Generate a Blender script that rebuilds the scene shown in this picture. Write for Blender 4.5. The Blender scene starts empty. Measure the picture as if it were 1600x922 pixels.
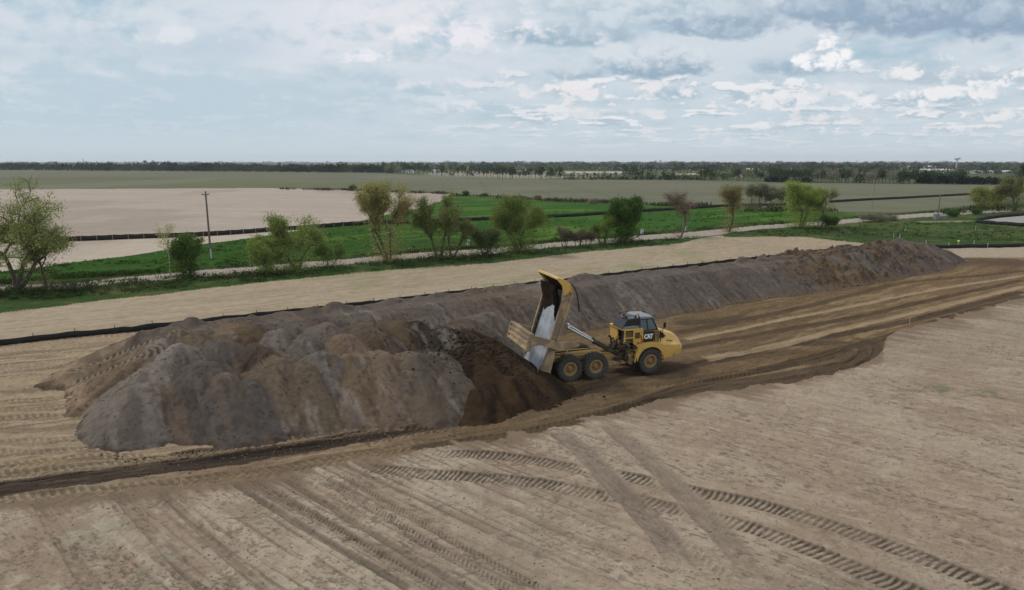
import bpy, bmesh, math, random
import numpy as np
from mathutils import Vector, Matrix, Euler
R = math.radians
scene = bpy.context.scene
COL = scene.collection
random.seed(7)

# ------------------------------------------------------------------ camera, light, exposure
F, CX, CY, H, PITCH = 1067.0, 800.0, 461.0, 15.0, R(11.03)
cam_d = bpy.data.cameras.new("camera")
cam = bpy.data.objects.new("camera", cam_d); COL.objects.link(cam)
cam.location = (0, 0, H); cam.rotation_euler = (math.pi/2 - PITCH, 0, 0)
cam_d.sensor_width = 36.0; cam_d.lens = F/1600*36.0
cam_d.clip_start = 0.5; cam_d.clip_end = 40000
scene.camera = cam
SUN_EL, SUN_AZ = R(52), R(-62)          # azimuth measured from +Y towards +X
sd = bpy.data.lights.new("sun", 'SUN'); sun = bpy.data.objects.new("sun", sd); COL.objects.link(sun)
sd.energy = 1.75; sd.angle = R(10); sd.color = (1.0, .955, .88)
sdir = Vector((math.sin(SUN_AZ)*math.cos(SUN_EL), math.cos(SUN_AZ)*math.cos(SUN_EL), math.sin(SUN_EL)))
sun.rotation_euler = sdir.to_track_quat('Z', 'Y').to_euler()
scene.view_settings.view_transform = 'Standard'; scene.view_settings.look = 'None'
scene.view_settings.gamma = 1.0; scene.view_settings.use_curve_mapping = False
scene.view_settings.exposure = 0.0
scene.render.engine = 'CYCLES'
scene.cycles.use_denoising = True
scene.cycles.max_bounces = 5; scene.cycles.diffuse_bounces = 3; scene.cycles.transparent_max_bounces = 12
scene.cycles.volume_bounces = 0

# ------------------------------------------------------------------ node expression helper
class E:
    def __init__(s, nt, sock): s.nt = nt; s.s = sock
    def _m(s, op, *a, clamp=False):
        n = s.nt.nodes.new('ShaderNodeMath'); n.operation = op; n.use_clamp = clamp
        for i, v in enumerate((s,)+a):
            if isinstance(v, E): s.nt.links.new(v.s, n.inputs[i])
            else: n.inputs[i].default_value = float(v)
        return E(s.nt, n.outputs[0])
    def __add__(s, o): return s._m('ADD', o)
    __radd__ = __add__
    def __mul__(s, o): return s._m('MULTIPLY', o)
    __rmul__ = __mul__
    def __sub__(s, o): return s._m('SUBTRACT', o)
    def __rsub__(s, o): return (s*-1.0)+o
    def __truediv__(s, o): return s._m('DIVIDE', o)
    def __rtruediv__(s, o): return s._m('POWER', -1.0)*o
    def max(s, o): return s._m('MAXIMUM', o)
    def min(s, o): return s._m('MINIMUM', o)
    def sqrt(s): return s._m('SQRT')
    def abs(s): return s._m('ABSOLUTE')
    def ss(s, a, b):
        n = s.nt.nodes.new('ShaderNodeMapRange'); n.interpolation_type = 'SMOOTHSTEP'
        s.nt.links.new(s.s, n.inputs[0]); n.inputs[1].default_value = a; n.inputs[2].default_value = b
        n.inputs[3].default_value = 0; n.inputs[4].default_value = 1
        return E(s.nt, n.outputs[0])
def mixc(nt, f, a, b):
    n = nt.nodes.new('ShaderNodeMix'); n.data_type = 'RGBA'; n.clamp_factor = True
    for sock, v in ((n.inputs[0], f), (n.inputs[6], a), (n.inputs[7], b)):
        if isinstance(v, E): nt.links.new(v.s, sock)
        elif hasattr(v, 'is_output'): nt.links.new(v, sock)
        elif isinstance(v, (tuple, list)): sock.default_value = tuple(v)[:3]+(1,)
        else: sock.default_value = v
    return n.outputs[2]
def comb(nt, x, y, z=0.0):
    n = nt.nodes.new('ShaderNodeCombineXYZ')
    for i, v in enumerate((x, y, z)):
        if isinstance(v, E): nt.links.new(v.s, n.inputs[i])
        else: n.inputs[i].default_value = v
    return n.outputs[0]
def noise(nt, vec, scale, detail=5, rough=.55, dist=0.0):
    n = nt.nodes.new('ShaderNodeTexNoise'); n.inputs['Scale'].default_value = scale
    n.inputs['Detail'].default_value = detail; n.inputs['Roughness'].default_value = rough
    n.inputs['Distortion'].default_value = dist
    if vec is not None: nt.links.new(vec, n.inputs['Vector'])
    return E(nt, n.outputs[0])

# ------------------------------------------------------------------ world: sky with clouds
world = bpy.data.worlds.new("World"); scene.world = world; world.use_nodes = True
nt = world.node_tree; nt.nodes.clear()
def srgb(r, g, b):
    f = lambda c: c/12.92 if c <= .04045 else ((c+.055)/1.055)**2.4
    return (f(r/255), f(g/255), f(b/255))
K = 0.1                                     # background strength
def sk(r, g, b): return tuple(c/K for c in srgb(r, g, b))
tc = nt.nodes.new('ShaderNodeTexCoord'); sp = nt.nodes.new('ShaderNodeSeparateXYZ')
nt.links.new(tc.outputs['Generated'], sp.inputs[0])
dx, dy, dz = (E(nt, sp.outputs[i]) for i in range(3))
ya = dy.abs().max(0.12)
U = dx/ya*F                                  # horizontal offset of a direction, in thousandths of a radian or so
V = dz.max(0.0)/ya*F
sky = nt.nodes.new('ShaderNodeTexSky'); sky.sky_type = 'NISHITA'; sky.sun_disc = False
sky.sun_elevation = SUN_EL; sky.sun_rotation = SUN_AZ
sky.air_density = 1.0; sky.dust_density = 2.0; sky.ozone_density = 1.5
# perspective of a cloud deck: features shrink towards the horizon
inv = 1.0/(V*(1/300.0)+0.28)
cu, cv = U*inv*(1/300.0), inv*2.6
deck = comb(nt, cu, cv, 0)
nA = noise(nt, deck, 1.1, 7, .56, .25)       # large stratus
nB = noise(nt, comb(nt, cu+7.3, cv*1.6, 3), 2.6, 8, .6, .35)   # small cumulus
fine = noise(nt, comb(nt, U*(1/60.0), V*(1/34.0), 0), 1.0, 8, .62, .2)
fine2 = noise(nt, comb(nt, U*(1/26.0), V*(1/19.0), 5), 1.0, 7, .6, .1)
def voro(nt, vec, scale, detail=2.5, rough=.55):
    n = nt.nodes.new('ShaderNodeTexVoronoi'); n.feature = 'F1'; n.inputs['Scale'].default_value = scale; n.inputs['Detail'].default_value = detail; n.inputs['Roughness'].default_value = rough
    nt.links.new(vec, n.inputs['Vector']); return E(nt, n.outputs['Distance'])
VM, VS = 1.02, 4.8
wu = U+(fine-.5)*60; wv_ = V+(fine2-.5)*44
z1 = (fine-.5)*16.0; z2 = (fine2-.5)*16.0; zB = (nB-.5)*15.0; zA = (nA-.5)*15.0      # unit-variance noises
v1 = (VM-voro(nt, comb(nt, wu*(1/24.0), wv_*(1/17.0), 2), 1.0))*VS
v2 = (VM-voro(nt, comb(nt, wu*(1/58.0), wv_*(1/34.0), 9), 1.0))*VS
left = U.ss(-40, -480)
right = U.ss(-200, 120)
# thin veil over blue
c = mixc(nt, V.ss(0, 250), sk(190, 209, 221), sk(164, 194, 211))
c = mixc(nt, 0.10, c, sky.outputs[0])
c = mixc(nt, (zA*.6+z1*.3+right*.5+.5).ss(-1.6, 1.4)*0.92, c, mixc(nt, V.ss(0, 250), sk(204, 216, 225), sk(216, 223, 231)))
c = mixc(nt, (left*(V+zA*14+z1*6).ss(185, 100))*0.88, c, sk(189, 208, 220))
band = ((V-U*0.10-228+zA*16)/60).abs().ss(1.2, .1)*left
c = mixc(nt, band*(z1*.6+v2*.4).ss(-1.6, 1.2)*0.8, c, sk(218, 224, 231))
c = mixc(nt, U.ss(-420, -250)*U.ss(60, -120)*V.ss(110, 190)*(z1*.5+v2*.4+zA*.4+.5).ss(-1.2, 1.2)*0.85, c, sk(226, 228, 235))
c = mixc(nt, U.ss(-300, -420)*((V-168)/30).abs().ss(1.2, .2)*(zA*.5+z1*.3+.3).ss(-1, 1)*0.6, c, sk(184, 203, 218))
def blob(c, px, py, rx, ry, lit=(238, 239, 242), shade=(174, 193, 207), op=.95, soft=.5, rag=.30, light=0.0, nw=1.0):
    "one cloud: flat soft base, billowing sunlit top"
    cx, cy = px-800.0, 253.0-py
    a = (U-cx)/rx; b = (V-cy)/ry
    bb = b.max(0.0)+b.min(0.0)*-1.5
    D = z1*.55+v2*.55+v1*(.30*nw)+z2*(.15*nw)
    q = 1.0-(a*a+bb*bb).sqrt()+D*rag
    m = q.ss(0.0, soft)
    s = (b*(.55+.25*(nw < 1))+.42+z1*(.22*nw)+v1*(.26*nw)+v2*(.20*nw+.04)+light).ss(0.0, 1.0)
    return mixc(nt, m*op, c, mixc(nt, s, sk(*shade), sk(*lit)))
GB = (150, 174, 195); GL = (205, 217, 227)
# rows of small cumulus low on the right, shrinking to the horizon
def rows(c, sx, sy, off, v0, v1_, thr, op):
    n = noise(nt, comb(nt, U*(1/sx)+off, V*(1/sy), off), 1.0, 4, .5)
    n0 = noise(nt, comb(nt, U*(1/sx)+off, (V+sy*.22)*(1/sy), off), 1.0, 4, .5)
    e = (n-.5)*16+z2*.30+v1*.40
    m = e.ss(thr, thr+.9)*V.ss(v0-14, v0+8)*V.ss(v1_+22, v1_-10)*(right*.85+.15)
    s = ((n-n0)*9+.45+v1*.25+z2*.18).ss(0, 1)
    return mixc(nt, m*op, c, mixc(nt, s, sk(178, 196, 209), sk(238, 238, 240)))
c = rows(c, 60, 9, 3.1, 20, 46, .1, .65)
c = rows(c, 85, 15, 7.7, 46, 80, -.1, .85)
c = rows(c, 115, 26, 12.3, 80, 130, .1, .9)
# large banks
c = blob(c, 1005, 30, 260, 66, (216, 224, 231), (166, 189, 205), .85, .5, .14, .05, .3)
c = blob(c, 880, 66, 150, 36, (208, 219, 227), (158, 182, 199), .92, .4, .13, -.02, .35)
c = blob(c, 1120, 50, 130, 40, (206, 217, 226), (150, 174, 194), .92, .4, .14, -.02, .35)
c = blob(c, 1430, 30, 330, 72, (192, 207, 219), (146, 168, 191), .95, .4, .12, -.05, .3)
c = blob(c, 1560, 58, 120, 26, (180, 197, 211), (140, 163, 187), .8, .6, .14, -.05, .3)
c = blob(c, 1010, 110, 110, 40, (216, 223, 231), (150, 175, 194), .95, .35, .14, .02, .45)
c = blob(c, 900, 122, 80, 18, (206, 216, 225), (158, 182, 199), .85, .5, .16, 0, .4)
c = blob(c, 1215, 112, 90, 26, (202, 214, 224), (156, 180, 199), .9, .5, .16, 0, .4)
c = blob(c, 1450, 128, 160, 22, (204, 214, 223), (170, 190, 205), .7, .7, .2, 0, .5)
c = blob(c, 1278, 104, 62, 24, (246, 246, 248), (190, 204, 216), 1.0, .55, .22, .34)
c = blob(c, 1256, 84, 30, 26, (246, 246, 248), (190, 204, 216), 1.0, .55, .22, .34)
c = blob(c, 1410, 118, 60, 24, (238, 238, 240), (182, 200, 213), .95, .5, .22, .25)
c = blob(c, 1200, 160, 85, 22, (236, 236, 239), (176, 196, 209), .92, .6, .25, .18)
c = blob(c, 1300, 150, 60, 12, (222, 227, 232), (172, 193, 208), .8, .6, .3, .05)
c = blob(c, 1440, 160, 120, 20, (240, 240, 242), (172, 193, 208), .95, .6, .25, .15)
c = blob(c, 1590, 128, 100, 32, (241, 241, 243), (178, 197, 210), .95, .6, .25, .2)
c = blob(c, 1540, 184, 90, 12, (236, 236, 238), (182, 200, 212), .85, .6, .3, .15)
c = blob(c, 1045, 152, 80, 20, (234, 233, 236), (172, 193, 208), .9, .5, .28, .15)
c = blob(c, 885, 152, 70, 16, (236, 233, 236), (180, 199, 211), .9, .6, .3, .2)
c = blob(c, 960, 182, 120, 10, (228, 230, 234), (184, 201, 212), .8, .8, .35, .15)
c = blob(c, 1260, 190, 110, 10, (230, 231, 234), (186, 202, 213), .8, .8, .35, .15)
c = blob(c, 740, 72, 140, 32, (240, 237, 243), (204, 214, 225), .8, 1.0, .35, .3)
c = blob(c, 640, 40, 90, 22, (230, 231, 237), (206, 216, 226), .6, 1.1, .35, .3)
c = blob(c, 700, 140, 110, 13, (230, 230, 235), (194, 208, 219), .7, 1.0, .35, .2)
c = blob(c, 570, 100, 60, 13, (240, 240, 244), (216, 222, 230), .8, 1.0, .45, .4)
c = blob(c, 300, 72, 90, 15, (230, 233, 237), (204, 215, 223), .7, 1.0, .35, .3)
# towards the horizon everything melts into pale blue
c = mixc(nt, V.ss(70, 2)*0.80, c, sk(206, 217, 224))
# overhead: bright broken overcast that lights the ground
c = mixc(nt, dz.ss(.30, .62)*0.8, c, sk(212, 219, 227))
bg = nt.nodes.new('ShaderNodeBackground'); bg.inputs['Strength'].default_value = K
nt.links.new(c, bg.inputs[0])
wo = nt.nodes.new('ShaderNodeOutputWorld'); nt.links.new(bg.outputs[0], wo.inputs[0])
world.cycles.sampling_method = 'MANUAL'; world.cycles.sample_map_resolution = 512

# ------------------------------------------------------------------ numpy helpers
def _h(ix, iy, seed):
    n = (ix.astype(np.int64)*374761393 + iy.astype(np.int64)*668265263 + seed*1274126177) & 0xffffffff
    n = ((n ^ (n >> 13))*1274126177) & 0xffffffff
    return ((n ^ (n >> 16)) & 0xffff)/65535.0
def vn(x, y, seed=0):
    x = np.asarray(x, float); y = np.asarray(y, float)
    ix = np.floor(x); iy = np.floor(y); fx = x-ix; fy = y-iy
    fx = fx*fx*(3-2*fx); fy = fy*fy*(3-2*fy)
    a = _h(ix, iy, seed); b = _h(ix+1, iy, seed); c_ = _h(ix, iy+1, seed); d = _h(ix+1, iy+1, seed)
    return (a+(b-a)*fx)*(1-fy)+(c_+(d-c_)*fx)*fy
def fbm(x, y, o=4, seed=0, g=.5):
    s = 0; a = 1; t = 0
    for i in range(o):
        s = s+a*vn(x*2**i+i*17.3, y*2**i-i*9.1, seed+i); t += a; a *= g
    return s/t                                           # 0..1, mean .5
def sst(x, a, b):
    t = np.clip((x-a)/(b-a), 0, 1); return t*t*(3-2*t)
def lerp(a, b, t): return a+(b-a)*t
def lc(a, b, t):
    return np.asarray(a)+(np.asarray(b)-np.asarray(a))*np.asarray(t)[..., None]
SP, CP = math.sin(PITCH), math.cos(PITCH)
def P(px, py, z=0.0):
    "the point at height z that the photograph shows at pixel px, py"
    yc = (CY-py)/F; rz = -SP+yc*CP; ry = CP+yc*SP
    t = (z-H)/rz
    return (t*(px-CX)/F, t*ry)
def proj(x, y, z=0.0):
    zz = z-H; d = y*CP-zz*SP; u = y*SP+zz*CP
    d = np.maximum(d, .01) if isinstance(d, np.ndarray) else max(d, .01)
    return CX+F*x/d, CY-F*u/d
def top_z(x, y, py):
    "height of a thing standing at x, y whose top shows at pixel row py"
    k = (CY-py)/F
    return H + y*(k*CP-SP)/(CP+k*SP)
def xint(px, pts):
    "piecewise linear with linear extrapolation"
    xs = np.array([p[0] for p in pts], float); ys = np.array([p[1] for p in pts], float)
    r = np.interp(px, xs, ys)
    r = np.where(px < xs[0], ys[0]+(px-xs[0])*(ys[1]-ys[0])/(xs[1]-xs[0]), r)
    r = np.where(px > xs[-1], ys[-1]+(px-xs[-1])*(ys[-1]-ys[-2])/(xs[-1]-xs[-2]), r)
    return r
def smooth_line(pts, n=8):
    pts = [np.array(p, float) for p in pts]
    if len(pts) < 3: return np.array(pts)
    q = [2*pts[0]-pts[1]]+pts+[2*pts[-1]-pts[-2]]
    out = []
    for i in range(1, len(q)-2):
        for k in range(n):
            t = k/n; a, b, c_, d = q[i-1], q[i], q[i+1], q[i+2]
            out.append(.5*((2*b)+(-a+c_)*t+(2*a-5*b+4*c_-d)*t*t+(-a+3*b-3*c_+d)*t**3))
    out.append(q[-2]); return np.array(out)
def line_dist(x, y, line):
    "signed distance (left of the line is positive) and arc length"
    best = np.full(x.shape, 1e9); sg = np.zeros(x.shape); al = np.zeros(x.shape); acc = 0
    for i in range(len(line)-1):
        a, b = line[i], line[i+1]; d = b-a; L = math.hypot(*d)
        if L < 1e-6: continue
        ux, uy = d/L
        t = (x-a[0])*ux+(y-a[1])*uy
        tt = np.clip(t, 0 if i else -1e5, L if i < len(line)-2 else 1e5)
        ex = x-a[0]-tt*ux; ey = y-a[1]-tt*uy; dd = ex*ex+ey*ey
        m = dd < best
        best = np.where(m, dd, best); al = np.where(m, acc+tt, al)
        sg = np.where(m, np.sign(ux*(y-a[1])-uy*(x-a[0])), sg); acc += L
    return np.sqrt(best)*sg, al

# ------------------------------------------------------------------ object helpers
def tag(o, label=None, cat=None, group=None, kind=None):
    if label: o['label'] = label
    if cat: o['category'] = cat
    if group: o['group'] = group
    if kind: o['kind'] = kind
    return o
def empty(name, loc, rz=0, label=None, cat=None, group=None):
    o = bpy.data.objects.new(name, None); COL.objects.link(o)
    o.location = loc; o.rotation_euler = (0, 0, rz); o.empty_display_size = .3
    return tag(o, label, cat, group)
def np_mesh(name, verts, faces, mats=None, cols=None, smooth=False):
    "faces: (n,4) or (n,3) array"
    me = bpy.data.meshes.new(name)
    verts = np.asarray(verts, np.float32); faces = np.asarray(faces, np.int32)
    k = faces.shape[1]; nf = len(faces)
    me.vertices.add(len(verts)); me.vertices.foreach_set('co', verts.ravel())
    me.loops.add(nf*k); me.loops.foreach_set('vertex_index', faces.ravel())
    me.polygons.add(nf); me.polygons.foreach_set('loop_start', np.arange(0, nf*k, k, dtype=np.int32))
    me.polygons.foreach_set('loop_total', np.full(nf, k, np.int32))
    if smooth: me.polygons.foreach_set('use_smooth', np.ones(nf, bool))
    if cols is not None:
        at = me.color_attributes.new('tint', 'FLOAT_COLOR', 'POINT')
        c4 = np.ones((len(verts), 4), np.float32); c4[:, :3] = cols
        at.data.foreach_set('color', c4.ravel())
    me.update(calc_edges=True); me.validate()
    if mats: me.materials.append(mats)
    return me
def add(name, me, parent=None):
    o = bpy.data.objects.new(name, me); COL.objects.link(o)
    if parent: o.parent = parent
    return o
def grid_faces(nr, nc):
    i = np.arange(nr-1)[:, None]*nc+np.arange(nc-1)[None, :]
    return np.stack([i, i+1, i+nc+1, i+nc], -1).reshape(-1, 4)

# ------------------------------------------------------------------ materials
def mat(name, col=(.5, .5, .5), rough=.8, metal=0.0, var=.25, vs=3.0, dirt=None, dirt_amt=0.0, dirt_scale=1.5, bump=0.0, bs=8.0, attr=False, spec=.3, coat=0.0):
    m = bpy.data.materials.new(name); m.use_nodes = True; t = m.node_tree
    b = t.nodes['Principled BSDF']
    b.inputs['Roughness'].default_value = rough; b.inputs['Metallic'].default_value = metal
    b.inputs['Specular IOR Level'].default_value = spec; b.inputs['Coat Weight'].default_value = coat
    g = t.nodes.new('ShaderNodeTexCoord'); ob = g.outputs['Object']
    if attr:
        a = t.nodes.new('ShaderNodeAttribute'); a.attribute_name = 'tint'; base = a.outputs['Color']
    else: base = col
    n = noise(t, ob, vs, 6, .6)
    k = n*(2*var)+(1-var)
    n2 = t.nodes.new('ShaderNodeMix'); n2.data_type = 'RGBA'; n2.blend_type = 'MULTIPLY'; n2.inputs[0].default_value = 1
    if attr: t.links.new(base, n2.inputs[6])
    else: n2.inputs[6].default_value = tuple(base)+(1,)
    t.links.new(comb(t, k, k, k), n2.inputs[7]); out = n2.outputs[2]
    if dirt:
        dn = noise(t, ob, dirt_scale, 7, .65, .5)
        out = mixc(t, dn.ss(.62-dirt_amt*.4, .78-dirt_amt*.4)*.9, out, dirt)
    t.links.new(out, b.inputs['Base Color'])
    if bump:
        bn = t.nodes.new('ShaderNodeBump'); bn.inputs['Strength'].default_value = 1; bn.inputs['Distance'].default_value = bump
        q = noise(t, ob, bs, 6, .65); t.links.new(q.s, bn.inputs['Height']); t.links.new(bn.outputs[0], b.inputs['Normal'])
    return m
# ------------------------------------------------------------------ the ground, one fine sheet cut into fields and roads
B1 = [(0,790),(150,774),(300,758),(430,744),(540,722),(640,703),(760,686),(880,668),(960,645),(1040,625),(1150,606),(1250,592),(1335,574),(1360,564),(1373,555),(1379,546),(1381,535),(1387,524),(1402,515),(1450,503),(1520,487),(1600,464)]
B2 = [(0,540),(540,482),(1050,421),(1330,389),(1400,388),(1600,385)]
B3 = [(0,490),(160,470),(400,443),(540,428),(780,410),(960,390),(1060,381),(1095,372),(1125,368),(1140,371),(1250,370),(1330,378),(1392,387),(1401,388),(1600,385)]
B4 = [(0,455),(120,452),(200,441),(300,435),(400,427),(530,415),(655,405),(780,396),(860,388),(1000,376),(1060,373),(1095,371),(1125,367),(1140,364),(1200,358),(1280,352),(1400,343),(1460,338),(1600,330)]
B5 = [(0,447),(120,443),(200,434),(300,424),(400,417),(530,406),(655,396),(780,388),(860,381),(1000,369),(1100,361),(1200,352),(1280,346),(1400,337),(1460,332),(1600,324)]
B6 = [(0,425),(100,412),(200,400),(300,384),(400,371),(440,364),(530,353),(585,340),(655,325),(690,314),(705,304),(740,306),(860,313),(950,319),(1040,321),(1140,324),(1230,327),(1300,332),(1400,334),(1460,329),(1520,322),(1600,316)]
B7 = [(-200,297),(0,296),(400,294),(500,295),(560,297),(620,300),(705,303),(706,300),(1600,300)]
B8 = [(0,265.5),(400,267),(600,271),(700,275),(800,279),(1000,281),(1100,282),(1300,286),(1450,287.5),(1600,289)]
ZN = ['field', 'haul_road', 'stubble_field', 'grass_verge', 'gravel_road', 'green_field', 'bare_field', 'far_field', 'distant_land']

ang = np.concatenate([np.linspace(70, 36, 60)[:-1], np.linspace(36, 24, 300)[:-1], np.linspace(24, 4, 470)[:-1], np.linspace(4, .5, 150)[:-1], np.geomspace(.5, .06, 30)])
gy = H/np.tan(np.radians(ang))
gu = np.concatenate([-np.geomspace(5, .9, 40)[:-1], np.linspace(-.9, .9, 1700), np.geomspace(.9, 5, 40)[1:]])
NR, NC = len(gy), len(gu)
GY = np.repeat(gy[:, None], NC, 1); GX = GY*gu[None, :]
X = GX.ravel(); Y = GY.ravel()
wob = np.clip(Y/60, .5, 6)
nx = (fbm(X/2.2/wob, Y/2.2/wob, 4, 11)-.5)*1.3*wob
ny = (fbm(X/2.2/wob, Y/2.2/wob, 4, 31)-.5)*1.3*wob
PX, PY = proj(X+nx*.5, Y+ny*.8, 0.0)
pxr, pyr = proj(X, Y, 0.0)
zone = np.zeros(X.shape, np.int8)
for i, B in enumerate((B1, B2, B3, B4, B5, B6, B7, B8)):
    b_ = xint(PX, B)
    if B is B7: b_ = np.where(PX > 705, 9999, b_)
    if i == 0: b_ = b_+(fbm(X/1.6, Y/1.1, 5, 301, .62)-.5)*26*np.clip(35/np.maximum(Y, 1), .2, 1)*(1-.75*np.exp(-((PX-1370)/60)**2))
    if i: zone = np.where((PY < b_) & (zone == i), i+1, zone)
    else: zone = np.where(PY < b_, 1, zone)
zone = zone.astype(int)
Z = np.zeros(X.shape); C = np.zeros((len(X), 3))
Z += (fbm(X/9, Y/9, 3, 5)-.5)*.16*sst(Y, 400, 60)
GAPS = [[(870,672),(915,712),(970,768),(1030,830)],[(945,660),(1010,715),(1075,780),(1150,860)]]
GAPL = [smooth_line([P(*p) for p in g]) for g in GAPS]
def tracks(line_px, width, depth, pitch, dark, kind='lug', col=(.19,.15,.11), soft=.12, seed=0, only=None, world=False, fade=(0, 0)):
    "press a wheel or track rut into the ground along a line"
    global Z, C
    ln = np.array([P(*p) for p in line_px]) if not world else np.array(line_px)
    ln = smooth_line(ln)
    lo = ln.min(0)-width-1; hi = ln.max(0)+width+1
    idx = np.nonzero((X > lo[0]) & (X < hi[0]) & (Y > lo[1]) & (Y < hi[1]))[0]
    if only is not None: idx = idx[np.isin(zone[idx], only)]
    if not len(idx): return
    x = X[idx]; y = Y[idx]
    d, l = line_dist(x, y, ln)
    L = np.sum(np.hypot(*np.diff(ln, axis=0).T))
    d = d+(fbm(l/1.5, l*0+seed, 3, seed)-.5)*.16*width
    hw = width/2
    inside = sst(np.abs(d), hw+soft*.6, hw-soft*.4)*sst(l, -.1, .4+fade[0])*sst(l, L+.1, L-.4-fade[1])
    edge = np.exp(-((np.abs(d)-hw-.05)/.07)**2)*sst(l, -.1, .4+fade[0])*sst(l, L+.1, L-.4-fade[1])
    patch = .62+.55*fbm(x/1.3, y/1.3, 4, seed+7)
    if kind == 'lug':
        for g in GAPL:
            gd, _ = line_dist(x, y, g); inside = inside*(1-.92*sst(np.abs(gd)+(fbm(x, y, 3, 6)-.5)*.7, .95, .5)); edge = edge*sst(np.abs(gd), .4, .9)
        brk = sst(fbm(x/1.6, y/1.6, 4, seed+17, .6), .36, .56); inside = inside*(.58+.42*brk)
    if kind == 'lug':
        ph = l/pitch-(d/width+.5)*.9+(fbm(x/.8, y/.8, 2, 3)-.5)*.7
        w = .5+.5*np.cos(2*np.pi*ph)
        w = sst(w, .22, .62)*np.clip(patch*1.2, .5, 1)
        wf = 1-w
        Z[idx] += inside*(-depth*.35-depth*.65*wf)+edge*depth*.5
        k = inside*(wf*.8+.12+.55*sst(d/width, .18, .48))*dark*np.clip(patch*1.15, .5, 1.2)  # far edge of the rut darkened as well, its shade painted into the colour
    elif kind == 'chev':
        sgn = np.sign(d)
        ph = l/pitch+np.abs(d)/width*1.5+(sgn > 0)*.5+(fbm(x/1.1, y/1.1, 2, 3)-.5)*.4
        w = sst(.5+.5*np.cos(2*np.pi*ph), .3, .8)*np.clip(patch, .3, 1)
        Z[idx] += inside*(-depth*.4-depth*.6*(1-w))+edge*depth*.4
        k = inside*((1-w)*.8+.15)*dark*patch
    else:
        st = fbm(l/2.5, d*9, 3, seed+2)
        Z[idx] += inside*(-depth*(.5+st*.7))+edge*depth*.5
        k = inside*dark*np.clip(patch*.6+st*.7, 0, 1.3)
    k = np.clip(k, 0, 1)[:, None]
    C[idx] = C[idx]*(1-k)+np.array(col)*k

# --- zone colours -----------------------------------------------------------
def setc(z, f):
    m = zone == z
    if m.any(): C[m] = f(X[m], Y[m], PX[m], PY[m])
def rot(x, y, a):
    ca, sa = math.cos(R(a)), math.sin(R(a)); return x*ca+y*sa, -x*sa+y*ca
S_H, N_H = .845, .534
def sn(x, y): return x*.8453+y*.5344, -x*.5344+y*.8453
def xy(s, n): return s*.8453-n*.5344, s*.5344+n*.8453

FIELD_Z = zone == 0
x = X[FIELD_Z]; y = Y[FIELD_Z]; fpx = pxr[FIELD_Z]; fpy = pyr[FIELD_Z]
la, na = rot(x, y, -41); lb, nb = rot(x, y, -37)
wr = sst(x-(y-26)*.35, -3, 9)                # 0 lower-left family of rows, 1 right-hand family
stA = fbm(la/9, na*2.2, 4, 41)
stA2 = fbm(la/4, na*7, 3, 47)
stB = fbm(lb/7, nb*2.6, 4, 43); stB2 = fbm(lb/1.4, nb*5, 3, 48)
st = lerp(stA, stB, wr)
pat = fbm(x/3.2, y/3.2, 5, 51); fi = fbm(x/.35, y/.35, 4, 53)
crust = sst(fbm(x/.9, y/.9, 6, 57, .68)+(st-.5)*.6+(pat-.5)*.5, .44, .66)*lerp(.85, .32, wr)       # pale dry crust
big = fbm(x/14, y/14, 3, 61)
fc = lc((.250,.190,.143), (.305,.242,.186), sst(st*.45+pat*.55, .30, .70))
fc = lc(fc, (.365,.308,.243), crust*.70)
fc = lc(fc, (.225,.190,.150), sst(big, .50, .68)*.40)
fc = lc(fc, (.24,.25,.19), sst(fbm(x/1.5, y/1.5, 5, 71), .56, .70)*.28*sst(fpx, 700, 300))
# planter wheel lines in the lower left, dark and narrow
gl = fbm(na*1.1, la*.02, 2, 81)
rut = sst(np.abs(((na*.52+.35*np.sin(la*.09)) % 1)-.5), .16, .03)*sst(vn(na*.52//1, la/30, 83), .25, .6)
m2 = (1-wr)*sst(fpx, 80, 420)
fc = lc(fc, (.150,.118,.090), rut*m2*.75*(.6+.6*stA2))
fine_l = sst(np.abs((na*2.1 % 1)-.5), .30, .06)*sst(stA2, .40, .62)
fc = lc(fc, (.150,.117,.090), fine_l*m2*.75)
spk = sst(fbm(lb/.38, nb/.13, 3, 87), .62, .72)*sst(fbm(lb/5, nb/1.2, 3, 88), .45, .62)
fc = lc(fc, (.14,.108,.082), spk*.85)
spk2 = sst(fbm(lb/.8, nb/.2, 3, 187), .63, .75)
fc = lc(fc, (.42,.36,.29), spk2*.28)
fc = lc(fc, (.17,.135,.105), sst(fbm(x/.22, y/.16, 3, 93), .62, .76)*.6)
# a few weeds on the right hand side
fc = lc(fc, (.11,.13,.07), sst(fbm(x/.5, y/.5, 3, 90), .54, .7)*np.exp(-((fpx-1440-(fpy-605)*6)/90)**2-((fpy-610)/14)**2)*.8)
crumb_shade = (1-.65*wr)*sst(fbm(x/.17, y/.12, 3, 97, .6), .54, .66)*sst(fbm(x/1.7, y/1.7, 4, 98, .6), .48, .60)
fc = lc(fc, (.135,.112,.088), crumb_shade*.6)  # clustered dark flecks: small shadows of crumbs painted into the soil colour
fc = fc*np.array((1.06,1.03,.975))*(.86+.30*fi)[:, None]
# soil dragged from the road at the field edge
ed = fpy-xint(fpx, B1)
fc = lc(fc, (.170,.120,.080), sst(ed+(pat-.5)*44+(st-.5)*26, 22, 0)*.85)
C[FIELD_Z] = fc
Z[FIELD_Z] += (crust*.02+(fi-.5)*.07+(pat-.5)*.05+(fbm(x/.13, y/.13, 2, 95)-.5)*.035)-crumb_shade*.03-rut*m2*.05-fine_l*m2*.02-spk*.02

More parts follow.
